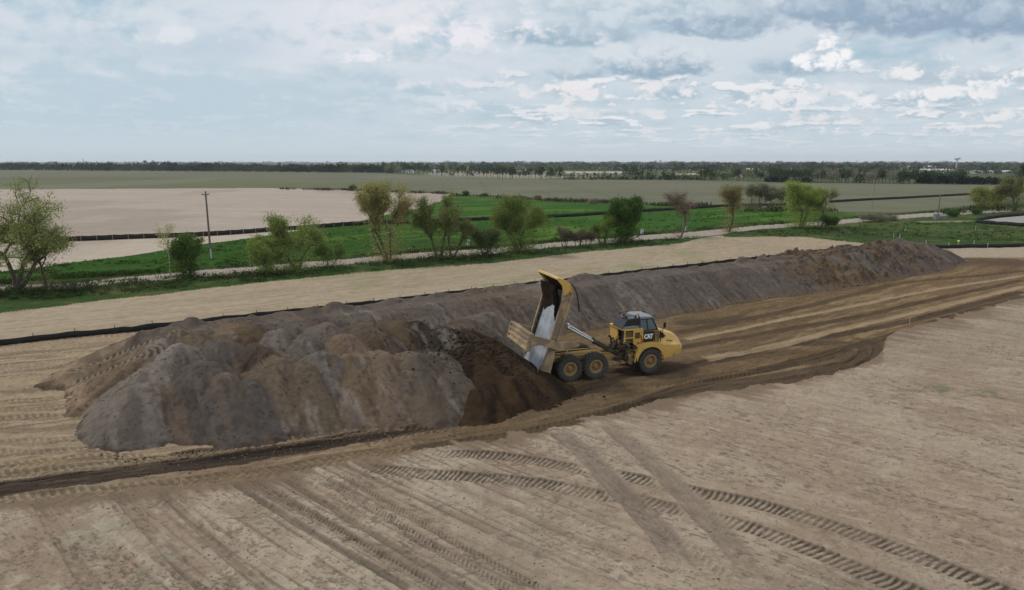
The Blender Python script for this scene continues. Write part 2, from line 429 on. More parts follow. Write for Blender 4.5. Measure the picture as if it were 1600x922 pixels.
# haul road: soil streaked along the way the trucks drive
RL = smooth_line([P(*p) for p in [(-300,822),(0,788),(300,757),(540,722),(760,686),(960,645),(1150,612),(1290,572),(1450,510),(1600,464),(1800,415)]])
HR = zone == 1
x = X[HR]; y = Y[HR]; rp = pxr[HR]; rq = pyr[HR]
d, l = line_dist(x, y, RL)
d2 = d+(fbm(x/7, y/7, 3, 101)-.5)*1.6
s1 = fbm(l/7, d2*1.3, 4, 103, .6); s2 = fbm(l/2.2, d2*4.2, 4, 105, .6); s3 = fbm(l/14, d2*.5, 3, 107)
pt = fbm(x/2.4, y/2.4, 5, 109, .6); fi = fbm(x/.3, y/.3, 4, 111)
leftp = sst(rp, 420, 130)
s4 = fbm(l/1.3, d2*9, 3, 108, .6)
base = lc((.190,.127,.078), (.300,.215,.135), sst(s1*.45+s3*.3+s4*.25, .38, .62))
hc = lc(base, (.33,.255,.172), leftp*.75)
orange = sst(rp, 1000, 1250)
hc = lc(hc, (.250,.155,.082), orange*sst(s1*.5+s3*.5, .42, .58)*.8)
brn = sst(rp, 560, 760)*sst(rp, 1750, 1300)
hc = lc(hc, (.120,.080,.050), brn*sst(pt*.35+s3*.3+s1*.35, .30, .56)*.90)
darkm = sst(s2*.4+s1*.3+pt*.15+s4*.15, .51, .61)*(1-.6*leftp)
hc = lc(hc, (.062,.043,.029), darkm*.80)
hc = lc(hc, (.075,.053,.036), sst(s4*.6+s2*.4, .56, .68)*.6*(1-.5*leftp))
hc = lc(hc, (.33,.240,.145), sst(s2*.25+s1*.45+pt*.2+s4*.1, .47, .62)*(.35+.35*np.maximum(sst(rp, 1050, 1300), leftp)))
hc = lc(hc, (.125,.088,.060), sst(fbm(l/3, d2*7, 3, 113), .56, .7)*.6)
# tan strip along the fence at the far right, dark soil beside it
fs = sst(rp, 1440, 1500)*sst(rq, 405, 400)
hc = lc(hc, (.34,.272,.20), fs*.9)
hc = lc(hc, (.10,.072,.052), sst(rp, 1440, 1500)*sst(rq, 402, 407)*sst(rq, 428, 414)*.75*sst(pt, .3, .6))
hc = hc*(1-np.array((.15,.18,.28))*sst(rp, 450, 900)[:, None]*(1-fs[:, None]))*(.80+.42*fi)[:, None]
C[HR] = hc
Z[HR] += (s4-.5)*.10+(fbm(x/.14, y/.14, 2, 96)-.5)*.05+(s2-.5)*.16+(s1-.5)*.14+(fi-.5)*.08+(pt-.5)*.08-darkm*.04
# low brown mound beside the end of the stockpile
mx, my = P(1545, 414)
dd = ((x-mx)/9)**2+((y-my)/5)**2
mm = np.exp(-dd*1.2)
Z[HR] += mm*(.9+.7*(pt-.5)); C[HR] = lc(C[HR], (.105,.066,.042), sst(mm+(pt-.5)*.5, .25, .6)*.85)

def stub(x, y, px, py):
    s, n = sn(x, y)
    a = fbm(s/14, n/1.8, 4, 121); b = fbm(x/6, y/6, 4, 123); f = fbm(x/.5, y/.5, 3, 125); c3 = fbm(s/3, n*2, 3, 127)
    c_ = lc((.330,.268,.180), (.400,.335,.238), a)
    c_ = lc(c_, (.235,.235,.115), sst(b*.6+a*.4, .50, .64)*.6*sst(px, 350, 650))
    c_ = lc(c_, (.36,.285,.20), sst(px, 1050, 1150)*.7)
    c_ = lc(c_, (.24,.175,.125), sst(c3, .58, .72)*.4)
    c_ = lc(c_, (.22,.175,.12), sst(np.abs(((n/3.1+.15*np.sin(s/14)) % 1)-.5), .10, .02)*sst(fbm(s/9, n, 3, 128), .45, .62)*.5)
    return c_*np.array((.90,.87,.86))*(.82+.36*f)[:, None]
setc(2, stub)
def verge(x, y, px, py):
    a = fbm(x/3, y/3, 4, 131); f = fbm(x/.6, y/.6, 3, 133); b = fbm(x/14, y/14, 3, 135)
    c_ = lc((.030,.060,.019), (.060,.105,.030), a)
    c_ = lc(c_, (.095,.130,.045), sst(b, .52, .66)*.5*sst(px, 1100, 1300))
    c_ = lc(c_, (.15,.125,.075), sst(a, .60, .72)*.45)
    c_ = lc(c_, (.30,.26,.19), sst(np.abs(py-(346.5-(px-1470)*.012)), 1.6, .5)*sst(px,1425,1440)*sst(px,1545,1500)*.8)
    return c_*np.array((.80,.78,.62))*(.75+.5*f)[:, None]
setc(3, verge)
def grav(x, y, px, py):
    s, n = sn(x, y); f = fbm(x/.5, y/.5, 3, 143); a = fbm(s/8, n*1.2, 3, 141)
    c_ = lc((.30,.262,.222), (.40,.36,.315), a)
    return c_*np.array((.86,.82,.78))*(.85+.3*f)[:, None]
setc(4, grav)
def green(x, y, px, py):
    s, n = sn(x, y); a = fbm(s/30, n/4, 4, 151); b = fbm(x/12, y/12, 4, 153); f = fbm(x/.9, y/.9, 3, 155)
    c_ = lc((.028,.085,.017), (.050,.130,.022), a)
    c_ = lc(c_, (.105,.190,.036), sst(b*.5+a*.5, .52, .66)*.75*sst(px, 380, 520))
    c_ = lc(c_, (.045,.062,.028), sst(py-xint(px, B5), -9, -2)*.75)          # rough ditch edge by the road
    c_ = lc(c_, (.13,.11,.075), sst(fbm(x/4, y/4, 3, 157), .62, .72)*.4*sst(py-xint(px, B5), -14, -4))
    return c_*(np.array((.66,.64,.40))*(1+.22*sst(px, 620, 800))[:, None])*(.75+.5*f)[:, None]
setc(5, green)
def bare(x, y, px, py):
    l_, n_ = rot(x, y, -8); a = fbm(l_/60, n_/4, 5, 161); b = fbm(x/30, y/60, 4, 163)
    c_ = lc((.325,.262,.212), (.405,.338,.278), a)
    c_ = lc(c_, (.42,.35,.275), sst(py-xint(px, [(0,378),(400,363),(560,352)]), -1, 3)*.8)
    c_ = lc(c_, (.27,.215,.17), sst(b, .5, .68)*.55)
    c_ = lc(c_, (.28,.22,.175), sst(np.abs(((n_/7.5+.3*np.sin(l_/60)) % 1)-.5), .12, .02)*.35*sst(fbm(l_/25, n_/9, 3, 165), .4, .6))
    return c_*(.92+.16*fbm(x/1.5, y/3, 3, 166))[:, None]
setc(6, bare)
def farf(x, y, px, py):
    l_, n_ = rot(x, y, 4); a = fbm(l_/160, n_/14, 5, 171); b = fbm(x/90, y/260, 3, 173)
    c_ = lc((.108,.112,.068), (.165,.158,.108), a)
    split = sst(py-xint(px, [(0,279.5),(250,279.5),(450,284),(700,285)]), -1, 1)*sst(px, 760, 560)
    c_ = lc(c_, (.120,.128,.062), split*.6)
    c_ = lc(c_, (.070,.074,.045), sst(np.abs(py-xint(px, [(0,279.5),(250,279.2),(320,279.8)])), .8, .2)*sst(px, 330, 250)*.8)
    c_ = lc(c_, (.175,.168,.120), sst(b, .54, .66)*.5)
    c_ = lc(c_, (.050,.060,.030), sst(py-xint(px, B6), -2.6, -.9)*sst(px, 690, 720)*.7)
    c_ = lc(c_, (.060,.066,.036), sst(py-xint(px, B7), -2.2, -.9)*sst(px, 420, 520)*sst(px, 706, 690)*.7)
    c_ = lc(c_, (.085,.088,.055), sst(np.abs(((l_/26) % 1)-.5), .06, .01)*.25)
    return c_*(.88+.24*fbm(x/3, y/9, 3, 176))[:, None]
setc(7, farf)
def dist_(x, y, px, py):
    a = fbm(x/300, y/900, 3, 181); b = fbm(x/60, y/120, 3, 183)
    c_ = lc((.050,.068,.030), (.090,.105,.050), b)
    c_ = lc(c_, (.26,.225,.175), sst(a, .50, .58)*sst(px, 560, 700)*.9)
    return c_
setc(8, dist_)

# --- bumps of the vegetated and stubble zones
for z_, amp, sc in ((2, .05, .8), (3, .30, .9), (4, .02, .6), (5, .22, 1.0)):
    m = zone == z_
    Z[m] += (fbm(X[m]/sc, Y[m]/sc, 4, 190+z_)-.25)*amp*sst(Y[m], 300, 120)
m = zone == 4; Z[m] += .10

# --- ruts and wheel tracks
DK = (.105,.082,.062)
tracks([(655,708),(760,712),(840,722),(905,735),(955,741),(1008,752),(1085,768),(1180,786),(1300,821),(1430,868),(1560,920),(1640,955)], .98, .09, .27, .92, 'lug', DK, seed=1, only=[0], fade=(2.5,0))
tracks([(540,727),(650,740),(740,745),(830,754),(930,772),(985,779),(1038,792),(1134,814),(1200,833),(1300,872),(1420,922),(1480,950)], 1.0, .09, .27, .92, 'lug', DK, seed=3, only=[0], fade=(2,0))
tracks([(870,672),(915,712),(970,768),(1030,830),(1085,922)], 1.15, .07, .3, .72, 'smear', (.150,.118,.092), .35, seed=7, only=[0], fade=(.5,4))
tracks([(945,660),(1010,715),(1075,780),(1150,860),(1200,922)], 1.1, .07, .3, .62, 'smear', (.150,.118,.092), .35, seed=8, only=[0], fade=(.5,3))
tracks([(1000,800),(1060,850),(1150,925)], .9, .05, .35, .4, 'chev', (.165,.132,.104), .3, seed=9, only=[0], fade=(2,1))
for k, (a, b) in enumerate([((360,752),(640,922)),((395,748),(690,922)),((440,745),(745,930)),((500,742),(800,925)),((530,740),(850,925)),((180,770),(330,930)),((250,765),(420,930)),((60,785),(150,930))]):
    tracks([a, ((a[0]+b[0])/2, (a[1]+b[1])/2+3), b], .5 if k % 2 else .34, .08, .22, (.75, .45, .7, .5, .5, .25, .4, .15)[k], 'chev' if k in (1, 3, 4) else 'smear', (.120,.092,.070), .14, seed=20+k, only=[0], fade=(.3,0))
MUD = (.052,.037,.027); TN = (.235,.172,.108); LG = (.105,.075,.048)
tracks([(-80,772),(0,765),(140,748),(330,722),(470,700),(600,676),(740,655),(860,626)], 1.35, .12, .3, 1.25, 'smear', MUD, .3, seed=31, only=[1])
tracks([(-80,762),(0,754),(140,737),(330,711),(470,689),(600,665),(740,645),(850,622)], .28, .10, .3, 1.4, 'smear', (.034,.025,.019), .12, seed=131, only=[1])
tracks([(250,727),(400,707),(540,686),(640,668),(760,650),(880,622),(960,598)], .8, .06, .3, 1.3, 'smear', (.034,.025,.019), .3, seed=132, only=[1], fade=(3,4))
tracks([(262,711),(330,702),(400,693)], .35, .08, .3, 1.4, 'lug', (.03,.023,.02), .1, seed=133, only=[1])
tracks([(560,668),(620,660),(690,650)], .3, .08, .3, 1.3, 'lug', (.03,.023,.02), .1, seed=134, only=[1])
tracks([(-80,748),(0,741),(200,723),(380,697),(560,672),(700,656)], 1.0, .07, .42, .75, 'chev', LG, .15, seed=32, only=[1])
tracks([(-80,790),(0,781),(200,762),(400,738),(540,714),(700,688),(860,660),(1000,622)], 1.0, .07, .42, .70, 'chev', LG, .15, seed=33, only=[1])
tracks([(-60,733),(0,728),(140,715),(230,714)], .9, .06, .42, .65, 'chev', LG, .15, seed=34, only=[1])
tracks([(-60,660),(0,654),(90,650),(165,648)], 1.0, .06, .42, .65, 'chev', LG, .15, seed=35, only=[1])
tracks([(-60,692),(0,690),(90,688),(150,680)], .9, .05, .42, .5, 'chev', LG, .2, seed=36, only=[1])
for k, (q0, q1) in enumerate([((-40,585),(170,562)),((-40,612),(95,604)),((-40,628),(130,618)),((-40,556),(230,532)),((-40,640),(140,634)),((-40,672),(150,664)),((-40,705),(150,700))]):
    tracks([q0, ((q0[0]+q1[0])/2, (q0[1]+q1[1])/2+3), q1], .8, .08, .4, .55, 'smear' if k % 2 else 'chev', (.15,.105,.068), .3, seed=40+k, only=[1])
tracks([(560,692),(700,668),(860,642),(940,612),(1010,590)], 1.0, .06, .42, .6, 'chev', (.11,.08,.055), .2, seed=51, only=[1])
tracks([(640,700),(800,678),(930,650),(1080,608),(1200,588),(1300,572),(1340,560),(1350,547),(1325,536),(1250,538)], .8, .10, .42, 1.0, 'smear', (.085,.060,.038), .25, seed=52, only=[1])
tracks([(900,655),(1050,618),(1180,598),(1290,583),(1350,568),(1372,552),(1366,537),(1330,528)], .8, .12, .4, .8, 'smear', (.075,.052,.034), .2, seed=53, only=[1])
tracks([(1100,596),(1200,578),(1290,562),(1325,550),(1310,540),(1240,540),(1120,552)], .7, .08, .42, .95, 'smear', (.10,.068,.042), .3, seed=54, only=[1])
tracks([(890,612),(980,588),(1060,570),(1150,560),(1260,548)], 1.1, .07, .42, .6, 'smear', (.062,.043,.029), .25, seed=55, only=[1])
tracks([(930,575),(1010,585),(1100,566),(1200,545),(1330,520),(1450,494),(1600,455)], 1.0, .12, .42, 1.0, 'smear', (.062,.043,.029), .2, seed=56, only=[1])
tracks([(1060,545),(1180,524),(1330,497),(1460,468),(1600,437)], 1.0, .12, .42, .95, 'smear', (.075,.050,.031), .2, seed=57, only=[1])
tracks([(1060,520),(1180,497),(1330,462),(1420,441),(1600,424)], 1.1, .12, .42, .9, 'smear', (.080,.054,.033), .2, seed=58, only=[1])
tracks([(1050,505),(1120,500),(1190,491)], 1.6, .05, .42, .75, 'smear', (.060,.044,.032), .4, seed=59, only=[1], fade=(.5,3))
tracks([(1140,604),(1280,583),(1400,528),(1500,498),(1600,470)], 1.2, .06, .42, .75, 'smear', (.082,.056,.037), .4, seed=60, only=[1])
tracks([(960,640),(1080,602),(1180,580),(1280,556),(1400,522),(1500,490),(1600,462)], .9, .10, .42, .9, 'smear', (.070,.048,.031), .2, seed=160, only=[1])
tracks([(940,600),(1040,600),(1150,582),(1260,566),(1330,545)], .8, .10, .42, .8, 'chev', (.075,.050,.032), .2, seed=161, only=[1])
tracks([(1070,530),(1180,508),(1330,478),(1460,452),(1600,430)], .8, .10, .42, .8, 'smear', (.34,.25,.15), .25, seed=162, only=[1])
tracks([(1100,560),(1220,538),(1340,508),(1460,481),(1600,447)], .9, .08, .42, .8, 'smear', (.33,.24,.145), .25, seed=163, only=[1])
# gravel-road approach over the stubble
tracks([(1115,366),(1180,378),(1260,385)], 2.2, .02, .5, .5, 'smear', (.33,.27,.21), .6, seed=61, only=[2])
tracks([(1100,368),(1060,380),(960,392),(860,405)], 2.0, .02, .5, .35, 'smear', (.34,.28,.21), .6, seed=62, only=[2])

G_MAT = mat('soil', attr=True, rough=1.0, var=.24, vs=11.0, bump=.05, bs=9.0, spec=.08)
G_VEG = mat('grass_cover', attr=True, rough=1.0, var=.22, vs=2.2, bump=.06, bs=4.0, spec=.05)
FAC = grid_faces(NR, NC)[:, ::-1]
# rows run away from the camera, so keep normals up
fz = zone[FAC[:, 0]]
VV = np.stack([X, Y, Z], 1)
def cut(z_):
    f = FAC[fz == z_]
    used, invx = np.unique(f, return_inverse=True)
    return VV[used], invx.reshape(f.shape), C[used]
for z_, nm in enumerate(ZN):
    v, f, c_ = cut(z_)
    me = np_mesh(nm, v, f[:, ::-1], G_VEG if z_ in (3, 5, 7, 8) else G_MAT, c_, smooth=True)
    tag(add(nm, me), kind='structure')
# coarse base sheet that carries the land on to every side
gm = mat('land', (.10,.11,.06), 1.0, var=.4, vs=.01)
gb = bmesh.new()
bmesh.ops.create_grid(gb, x_segments=1, y_segments=1, size=30000)
me = bpy.data.meshes.new('ground'); gb.to_mesh(me); gb.free(); me.materials.append(gm)
o = add('ground', me); o.location.z = -.6; tag(o, kind='structure')
def gz(x, y):
    "ground height"
    d_ = H/np.hypot(y, 1e-9); a_ = math.degrees(math.atan2(H, y))
    i = int(np.clip(np.searchsorted(-ang, -a_), 0, NR-1)); j = int(np.clip(np.searchsorted(gu, x/y), 0, NC-1))
    return float(Z[i*NC+j])
# ------------------------------------------------------------------ the stockpile: a long windrow with heaps tipped against its near end
def heapc(px, py, h): return P(px, py, h)
HEAPS = [ # px, py, height, soil tone
 (222,606,2.2,(.142,.126,.114)), (250,572,2.7,(.150,.134,.122)), (282,545,3.0,(.158,.142,.130)), (318,570,2.9,(.112,.098,.092)), (352,590,2.5,(.104,.092,.086)), (392,600,2.2,(.098,.086,.080)),
 (436,566,2.9,(.132,.104,.076)), (474,572,2.6,(.124,.098,.072)), (512,556,2.9,(.122,.112,.103)), (563,558,2.8,(.140,.102,.072)), (598,556,2.8,(.150,.112,.084)), (650,558,2.7,(.120,.102,.082)), (692,558,2.5,(.100,.086,.070)), (708,585,1.9,(.104,.088,.070)),
 (278,520,3.1,(.118,.092,.064)), (318,516,3.2,(.126,.104,.088)), (350,536,3.05,(.104,.092,.086)), (388,514,3.25,(.116,.084,.052)), (402,545,2.8,(.092,.070,.056)),
 (440,520,3.2,(.146,.130,.117)), (478,530,3.0,(.124,.108,.096)), (512,510,3.2,(.124,.110,.099)), (545,528,3.1,(.146,.102,.074)), (574,508,3.2,(.112,.090,.074)),
 (598,526,3.0,(.088,.068,.048)), (622,506,3.2,(.112,.082,.054)), (652,508,3.1,(.056,.043,.034)), (700,516,3.0,(.034,.028,.025)), (722,520,2.9,(.040,.032,.026)), (676,500,3.2,(.104,.092,.086)), (735,502,3.0,(.100,.086,.076)),
 (770,494,2.8,(.118,.102,.090)),
]
s_ = np.concatenate([np.linspace(-16, 30, 560)[:-1], np.linspace(30, 60, 260)[:-1], np.linspace(60, 118, 330)])
n_ = np.linspace(30, 63, 400)
NS, NN = len(s_), len(n_)
SS = np.repeat(s_[:, None], NN, 1); NNg = np.repeat(n_[None, :], NS, 0)
TAN = .69
def pile_parts(S, N):
    lay = []; tone = []
    X_, Y_ = xy(S, N)
    wv = (fbm(S/4, N/4, 3, 201)-.5)
    big = (fbm(S/9, N*0, 3, 203)-.5)
    # windrow: scalloped front face, flat top, little back ridge
    front = 47.2+big*1.1+.35*np.sin(S*.9+2*wv)*.5
    top = 2.95+.18*(fbm(S/5, N/8, 3, 205)-.5)*2+.25*sst(S, 85, 100)
    hf = (N-front)*TAN*(1+.25*(fbm(S/1.7, N/9, 3, 207)-.5))
    hb = (60.2+wv*.8-N)*.72
    hend = (111.5+wv*1.5-S)*.62
    hst = (S+2)*.5
    ridge = np.exp(-((N-55.3)/.75)**2)*(.16+.55*sst(fbm(S/2.2, N/3, 3, 209), .45, .75))
    terr = .10*np.exp(-((N-52.1)/.35)**2)
    b = np.minimum(np.minimum(hf, hb), np.minimum(hend, hst)); 
    k = .22
    b = -k*np.logaddexp(-b/k, -(top+(N-53)*-.03)/k)+ridge*sst(b, 1.5, 2.6)+terr*sst(b, 1.5, 2.6)
    lay.append(b); tone.append((.118,.100,.091))
    # fill under the tipped heaps
    f = np.minimum(np.minimum((N-41.6+wv)*.62, (22.5-S+wv*2)*.6), np.minimum((S+.6+wv)*.6, (58-N)*.6))
    f = np.minimum(f, 1.40+(N-42)*.11+wv*.4); lay.append(f); tone.append((.125,.103,.086))
    # ramp the trucks climb at the left end
    ax0, ax1 = np.array(sn(*P(300, 512, 3.0))), np.array(sn(*P(78, 586, 0)))
    L = np.linalg.norm(ax1-ax0); dr = (ax1-ax0)/L
    tl = (S-ax0[0])*dr[0]+(N-ax0[1])*dr[1]; tn = -(S-ax0[0])*dr[1]+(N-ax0[1])*dr[0]
    rh = np.where(tl < 0, 3.0, 3.0*(1-tl/L)); rh = np.where(tl > L, -.4-(tl-L)*.1, rh)
    ramp = np.minimum(rh, (np.where(tn > 0, 2.7, 2.0)-np.abs(tn))*.66+rh)
    ramp = np.where((tl > -4) & (rh > -3), ramp, -5)
    lay.append(ramp+.10*wv); tone.append((.148,.110,.072))
    for i, (px, py, h, c_) in enumerate(HEAPS):
        hx, hy = heapc(px, py, h); hs, hn = sn(hx, hy)
        ds = S-hs; dn = N-hn
        ex = np.where(dn > 0, dn*.46, dn*.92)
        a_ = np.arctan2(ds, -dn)
        d = np.hypot(ds*1.06, ex)*(1+.22*(fbm(a_*2.2+i*5, S*0, 3, 211+i)-.5)+.05*wv)
        z = h+.15-np.maximum(0, np.sqrt(d*d+.05)-.22-.20)*.72
        lay.append(z); tone.append(c_)
    return lay, tone, X_, Y_, wv
lay, tone, PXw, PYw, wv = pile_parts(SS, NNg)
La = np.stack(lay); idx = La.argmax(0)
kk = .05
zz = kk*np.log(np.sum(np.exp(np.clip((La-La.max(0))/kk, -30, 0)), 0))+La.max(0)
rough_ = (fbm(SS/1.2, NNg/1.2, 5, 221, .6)-.5)
lump = sst(SS, 66, 80)*sst(SS, 108, 96)              # coarse brown lumps on the far part
clod = sst(fbm(SS/.9, NNg/.9, 4, 223, .6), .52, .66)
flute = (fbm(SS*1.9+wv*3, NNg/6, 3, 229, .6)-.5)*.30*sst(zz, .1, .8)*sst(NNg, 53, 50)
zz = zz+flute+rough_*.12+(fbm(SS/.28, NNg/.28, 3, 225)-.5)*.10+lump*(clod*.42+(fbm(SS/3, NNg/3, 3, 227)-.5)*.9)*sst(zz, .2, 1)
sp_ = np.array(sn(*P(415, 560, 2.6)))
cl2 = np.exp(-((SS-sp_[0])/1.6)**2-((NNg-sp_[1])/1.3)**2)
zz = zz+cl2*sst(fbm(SS/.35, NNg/.35, 3, 228), .5, .65)*.28
zz = np.where(zz < .05, zz-.05, zz)
zz = np.maximum(zz, -.5)
# colours: each load its own soil, dry fans and trickles running down the slope
tn_ = np.array(tone)
w = np.exp(np.clip((La-La.max(0))/.03, -30, 0)); w /= w.sum(0)
pc = np.einsum('ksn,kc->snc', w, tn_)
lfz = sst(zz, .9, .1)*sst(SS, 7, 3)
lf = np.clip(w[1]+w[0]*sst(SS, 8, 5), 0, 1)*sst(SS+(wv)*3, 3.2, 1.4)
pc = lc(pc, (.148,.110,.072), lf); pc = lc(pc, (.30,.225,.150), lfz*.55*sst(NNg, 46, 49))
base_t = pc.copy(); gm_ = pc.mean(-1, keepdims=True)*np.array((1.14,1.0,.90)); mm_ = .103; lum = pc.mean(-1, keepdims=True); pc = (gm_+(pc-gm_)*.85)*np.clip((lum/mm_)**.45, .6, 1.35)
run = fbm(SS*1.3+wv*2, NNg/3.5, 5, 231, .65)          # streaks down the slope
pc = lc(pc, (.245,.220,.200), sst(run*.55+fbm(SS/2.2, NNg/3, 4, 233, .6)*.45, .55, .66)*.50)
pc = lc(pc, (.066,.054,.048), sst(fbm(SS*.9, NNg/4.5, 4, 235), .56, .70)*.50)
pc = lc(pc, (.140,.096,.062), sst(fbm(SS/6, NNg/3, 3, 237), .54, .68)*.35*sst(SS, 18, 30))
cr = np.sort(La, 0); gap_ = cr[-1]-cr[-2]            # seams where one load lies against the next
seam = sst(gap_, .16, .02)*sst(zz, .3, .8)*sst(SS, 26, 20)
pc = lc(pc, (.060,.047,.037), seam*sst(fbm(SS/1.5, NNg/1.5, 3, 251), .35, .6)*.40)
zz = zz-seam*.05
pc = lc(pc, (.150,.135,.125), sst(SS, 24, 34)*.12)
pc = lc(pc, (.150,.105,.066), lump*sst(fbm(SS/3, NNg/2, 4, 239), .42, .58)*.85)
pc = lc(pc, (.055,.040,.030), lump*clod*.45)
pc = lc(pc, (.160,.118,.074), sst(zz, .75, .1)*.55*sst(SS, 24, 34))
pc = lc(pc, (.045,.032,.024), cl2*sst(fbm(SS/.35, NNg/.35, 3, 228), .45, .62)*.85)
spk_ = sst(fbm(SS/.16, NNg/.16, 2, 241), .70, .80)
pc = lc(pc, (.05,.042,.036), spk_*.6)
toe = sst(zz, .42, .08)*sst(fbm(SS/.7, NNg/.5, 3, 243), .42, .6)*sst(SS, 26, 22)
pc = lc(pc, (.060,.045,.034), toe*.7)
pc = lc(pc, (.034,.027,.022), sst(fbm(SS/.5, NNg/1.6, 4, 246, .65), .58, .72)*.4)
pc = lc(pc, (.140,.102,.070), sst(fbm(SS*1.1+wv*2, NNg/5, 4, 253, .6), .52, .66)*.42*sst(SS, 26, 20))
pc = pc*np.array((.95,.885,.82))*(.70+.60*fbm(SS/.28, NNg/.28, 5, 245, .65))[..., None]
# tread marks on the ramp
def ray_hit(px, py):
    lo, hi = 30.0, 130.0
    best = P(px, py)
    for h in np.linspace(3.4, 0, 120):
        x_, y_ = P(px, py, h); s0, n0 = sn(x_, y_)
        i = int(np.clip(np.searchsorted(s_, s0), 0, NS-1)); j = int(np.clip(np.searchsorted(n_, n0), 0, NN-1))
        if zz[i, j] >= h: return x_, y_, zz[i, j]
    return best[0], best[1], 0.0
def pile_track(pxs, width, dark, seed):
    global zz, pc
    ln = smooth_line([ray_hit(*p)[:2] for p in pxs])
    d, l = line_dist(PXw, PYw, ln); L = np.sum(np.hypot(*np.diff(ln, axis=0).T))
    ins = sst(np.abs(d), width/2+.06, width/2-.06)*sst(l, 0, .5)*sst(l, L, L-.5)*sst(zz, -.05, .1)
    ph = l/.42+np.abs(d)*1.1
    wf = sst(.5+.5*np.cos(2*np.pi*ph), .3, .7)
    zz = zz-ins*(.03+.07*wf)
    k = np.clip(ins*(wf*.8+.1)*dark, 0, 1)
    pc = lc(pc, (.062,.046,.032), k); pc = lc(pc, (.235,.195,.150), np.clip(ins*(1-wf)*.55, 0, 1))
pile_track([(85,592),(120,578),(170,560),(215,541),(262,522),(300,514)], .75, .8, 1)
pile_track([(112,600),(150,586),(190,568),(232,549),(262,538)], .75, .8, 2)
P_MAT = mat('tipped_soil', attr=True, rough=1.0, var=.18, vs=4.0, bump=.05, bs=6.0, spec=.05)
v = np.stack([PXw.ravel(), PYw.ravel(), zz.ravel()], 1)
ff = grid_faces(NS, NN)
keep = (zz.ravel()[ff] > -.3).any(1); ff = ff[keep][:, ::-1]
used, invx = np.unique(ff, return_inverse=True)
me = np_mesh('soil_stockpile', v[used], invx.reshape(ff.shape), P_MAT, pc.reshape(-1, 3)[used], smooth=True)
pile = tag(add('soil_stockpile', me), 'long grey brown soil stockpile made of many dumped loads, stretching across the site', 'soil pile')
def pile_z(x, y):
    s0, n0 = sn(x, y)
    i = int(np.clip(np.searchsorted(s_, s0), 0, NS-1)); j = int(np.clip(np.searchsorted(n_, n0), 0, NN-1))
    return float(zz[i, j])

# the fresh load, dark and moist
ap = np.array(P(742, 528, 2.9)); tip = np.array(P(872, 615, 0)); 
fx = np.linspace(ap[0]-7, ap[0]+12, 330); fy = np.linspace(ap[1]-11, ap[1]+8, 330)
FX, FY = np.meshgrid(fx, fy, indexing='ij')
FS, FN = sn(FX, FY)
def cone(cx, cy, h, t=TAN, e=0, seed=0):
    ds = FX-cx; dn = FY-cy; a_ = np.arctan2(dn, ds)
    d = np.hypot(ds, dn)*(1+.13*(fbm(a_*1.5+9, FX*0, 3, seed)-.5)+.12*(fbm(FX/2, FY/2, 3, seed+3)-.5))
    return h-np.maximum(0, np.sqrt(d*d+.25)-.5)*t
parts_ = [cone(ap[0], ap[1], 2.75, .66, seed=301)]
for q, (px, py, h) in enumerate([(730,540,2.6),(732,562,2.2),(752,552,2.5),(738,518,2.7),(742,596,1.4),(748,610,1.3)]):
    cx_, cy_ = P(px, py, h); parts_.append(cone(cx_, cy_, h, .64, seed=350+q))
for q, (px, py, h) in enumerate([(765,540,2.7),(790,556,2.3),(815,575,1.75),(838,592,1.2),(800,590,1.5),(762,575,2.0),(782,545,2.5),(846,582,1.25)]):
    cx_, cy_ = P(px, py, h); parts_.append(cone(cx_, cy_, h, .72, seed=310+q))
Fa = np.stack(parts_); k_ = .10
fz_ = k_*np.log(np.exp((Fa-Fa.max(0))/k_).sum(0))+Fa.max(0)
fz_ += (fbm(FX/1.1, FY/1.1, 5, 321, .6)-.5)*.34+(fbm(FX/.25, FY/.25, 3, 322)-.5)*.10
fz_ = np.maximum(fz_, -.5)
rr = np.arctan2(FY-ap[1], FX-ap[0])
stk = fbm(rr*9, np.hypot(FX-ap[0], FY-ap[1])/4, 4, 331, .6)
fcl = lc((.040,.027,.019), (.074,.047,.028), sst(stk, .36, .62))
fcl = lc(fcl, (.105,.064,.034), sst(fbm(rr*5+3, np.hypot(FX-ap[0], FY-ap[1])/5, 3, 333), .52, .66)*.7)
fcl = lc(fcl, (.034,.030,.029), sst(FX-ap[0], -1.6, -3.2)*.7)
fcl = fcl*.54*(.65+.7*fbm(FX/.28, FY/.28, 5, 335, .65))[..., None]
ff = grid_faces(330, 330)[:, ::-1]; keep = (fz_.ravel()[ff] > -.3).any(1); ff = ff[keep]
used, invx = np.unique(ff, return_inverse=True)
vv = np.stack([FX.ravel(), FY.ravel(), fz_.ravel()], 1)
me = np_mesh('fresh_soil_heap', vv[used], invx.reshape(ff.shape), P_MAT, fcl.reshape(-1, 3)[used], smooth=True)
tag(add('fresh_soil_heap', me), 'dark moist brown heap just tipped behind the raised body of the dump truck', 'soil heap')

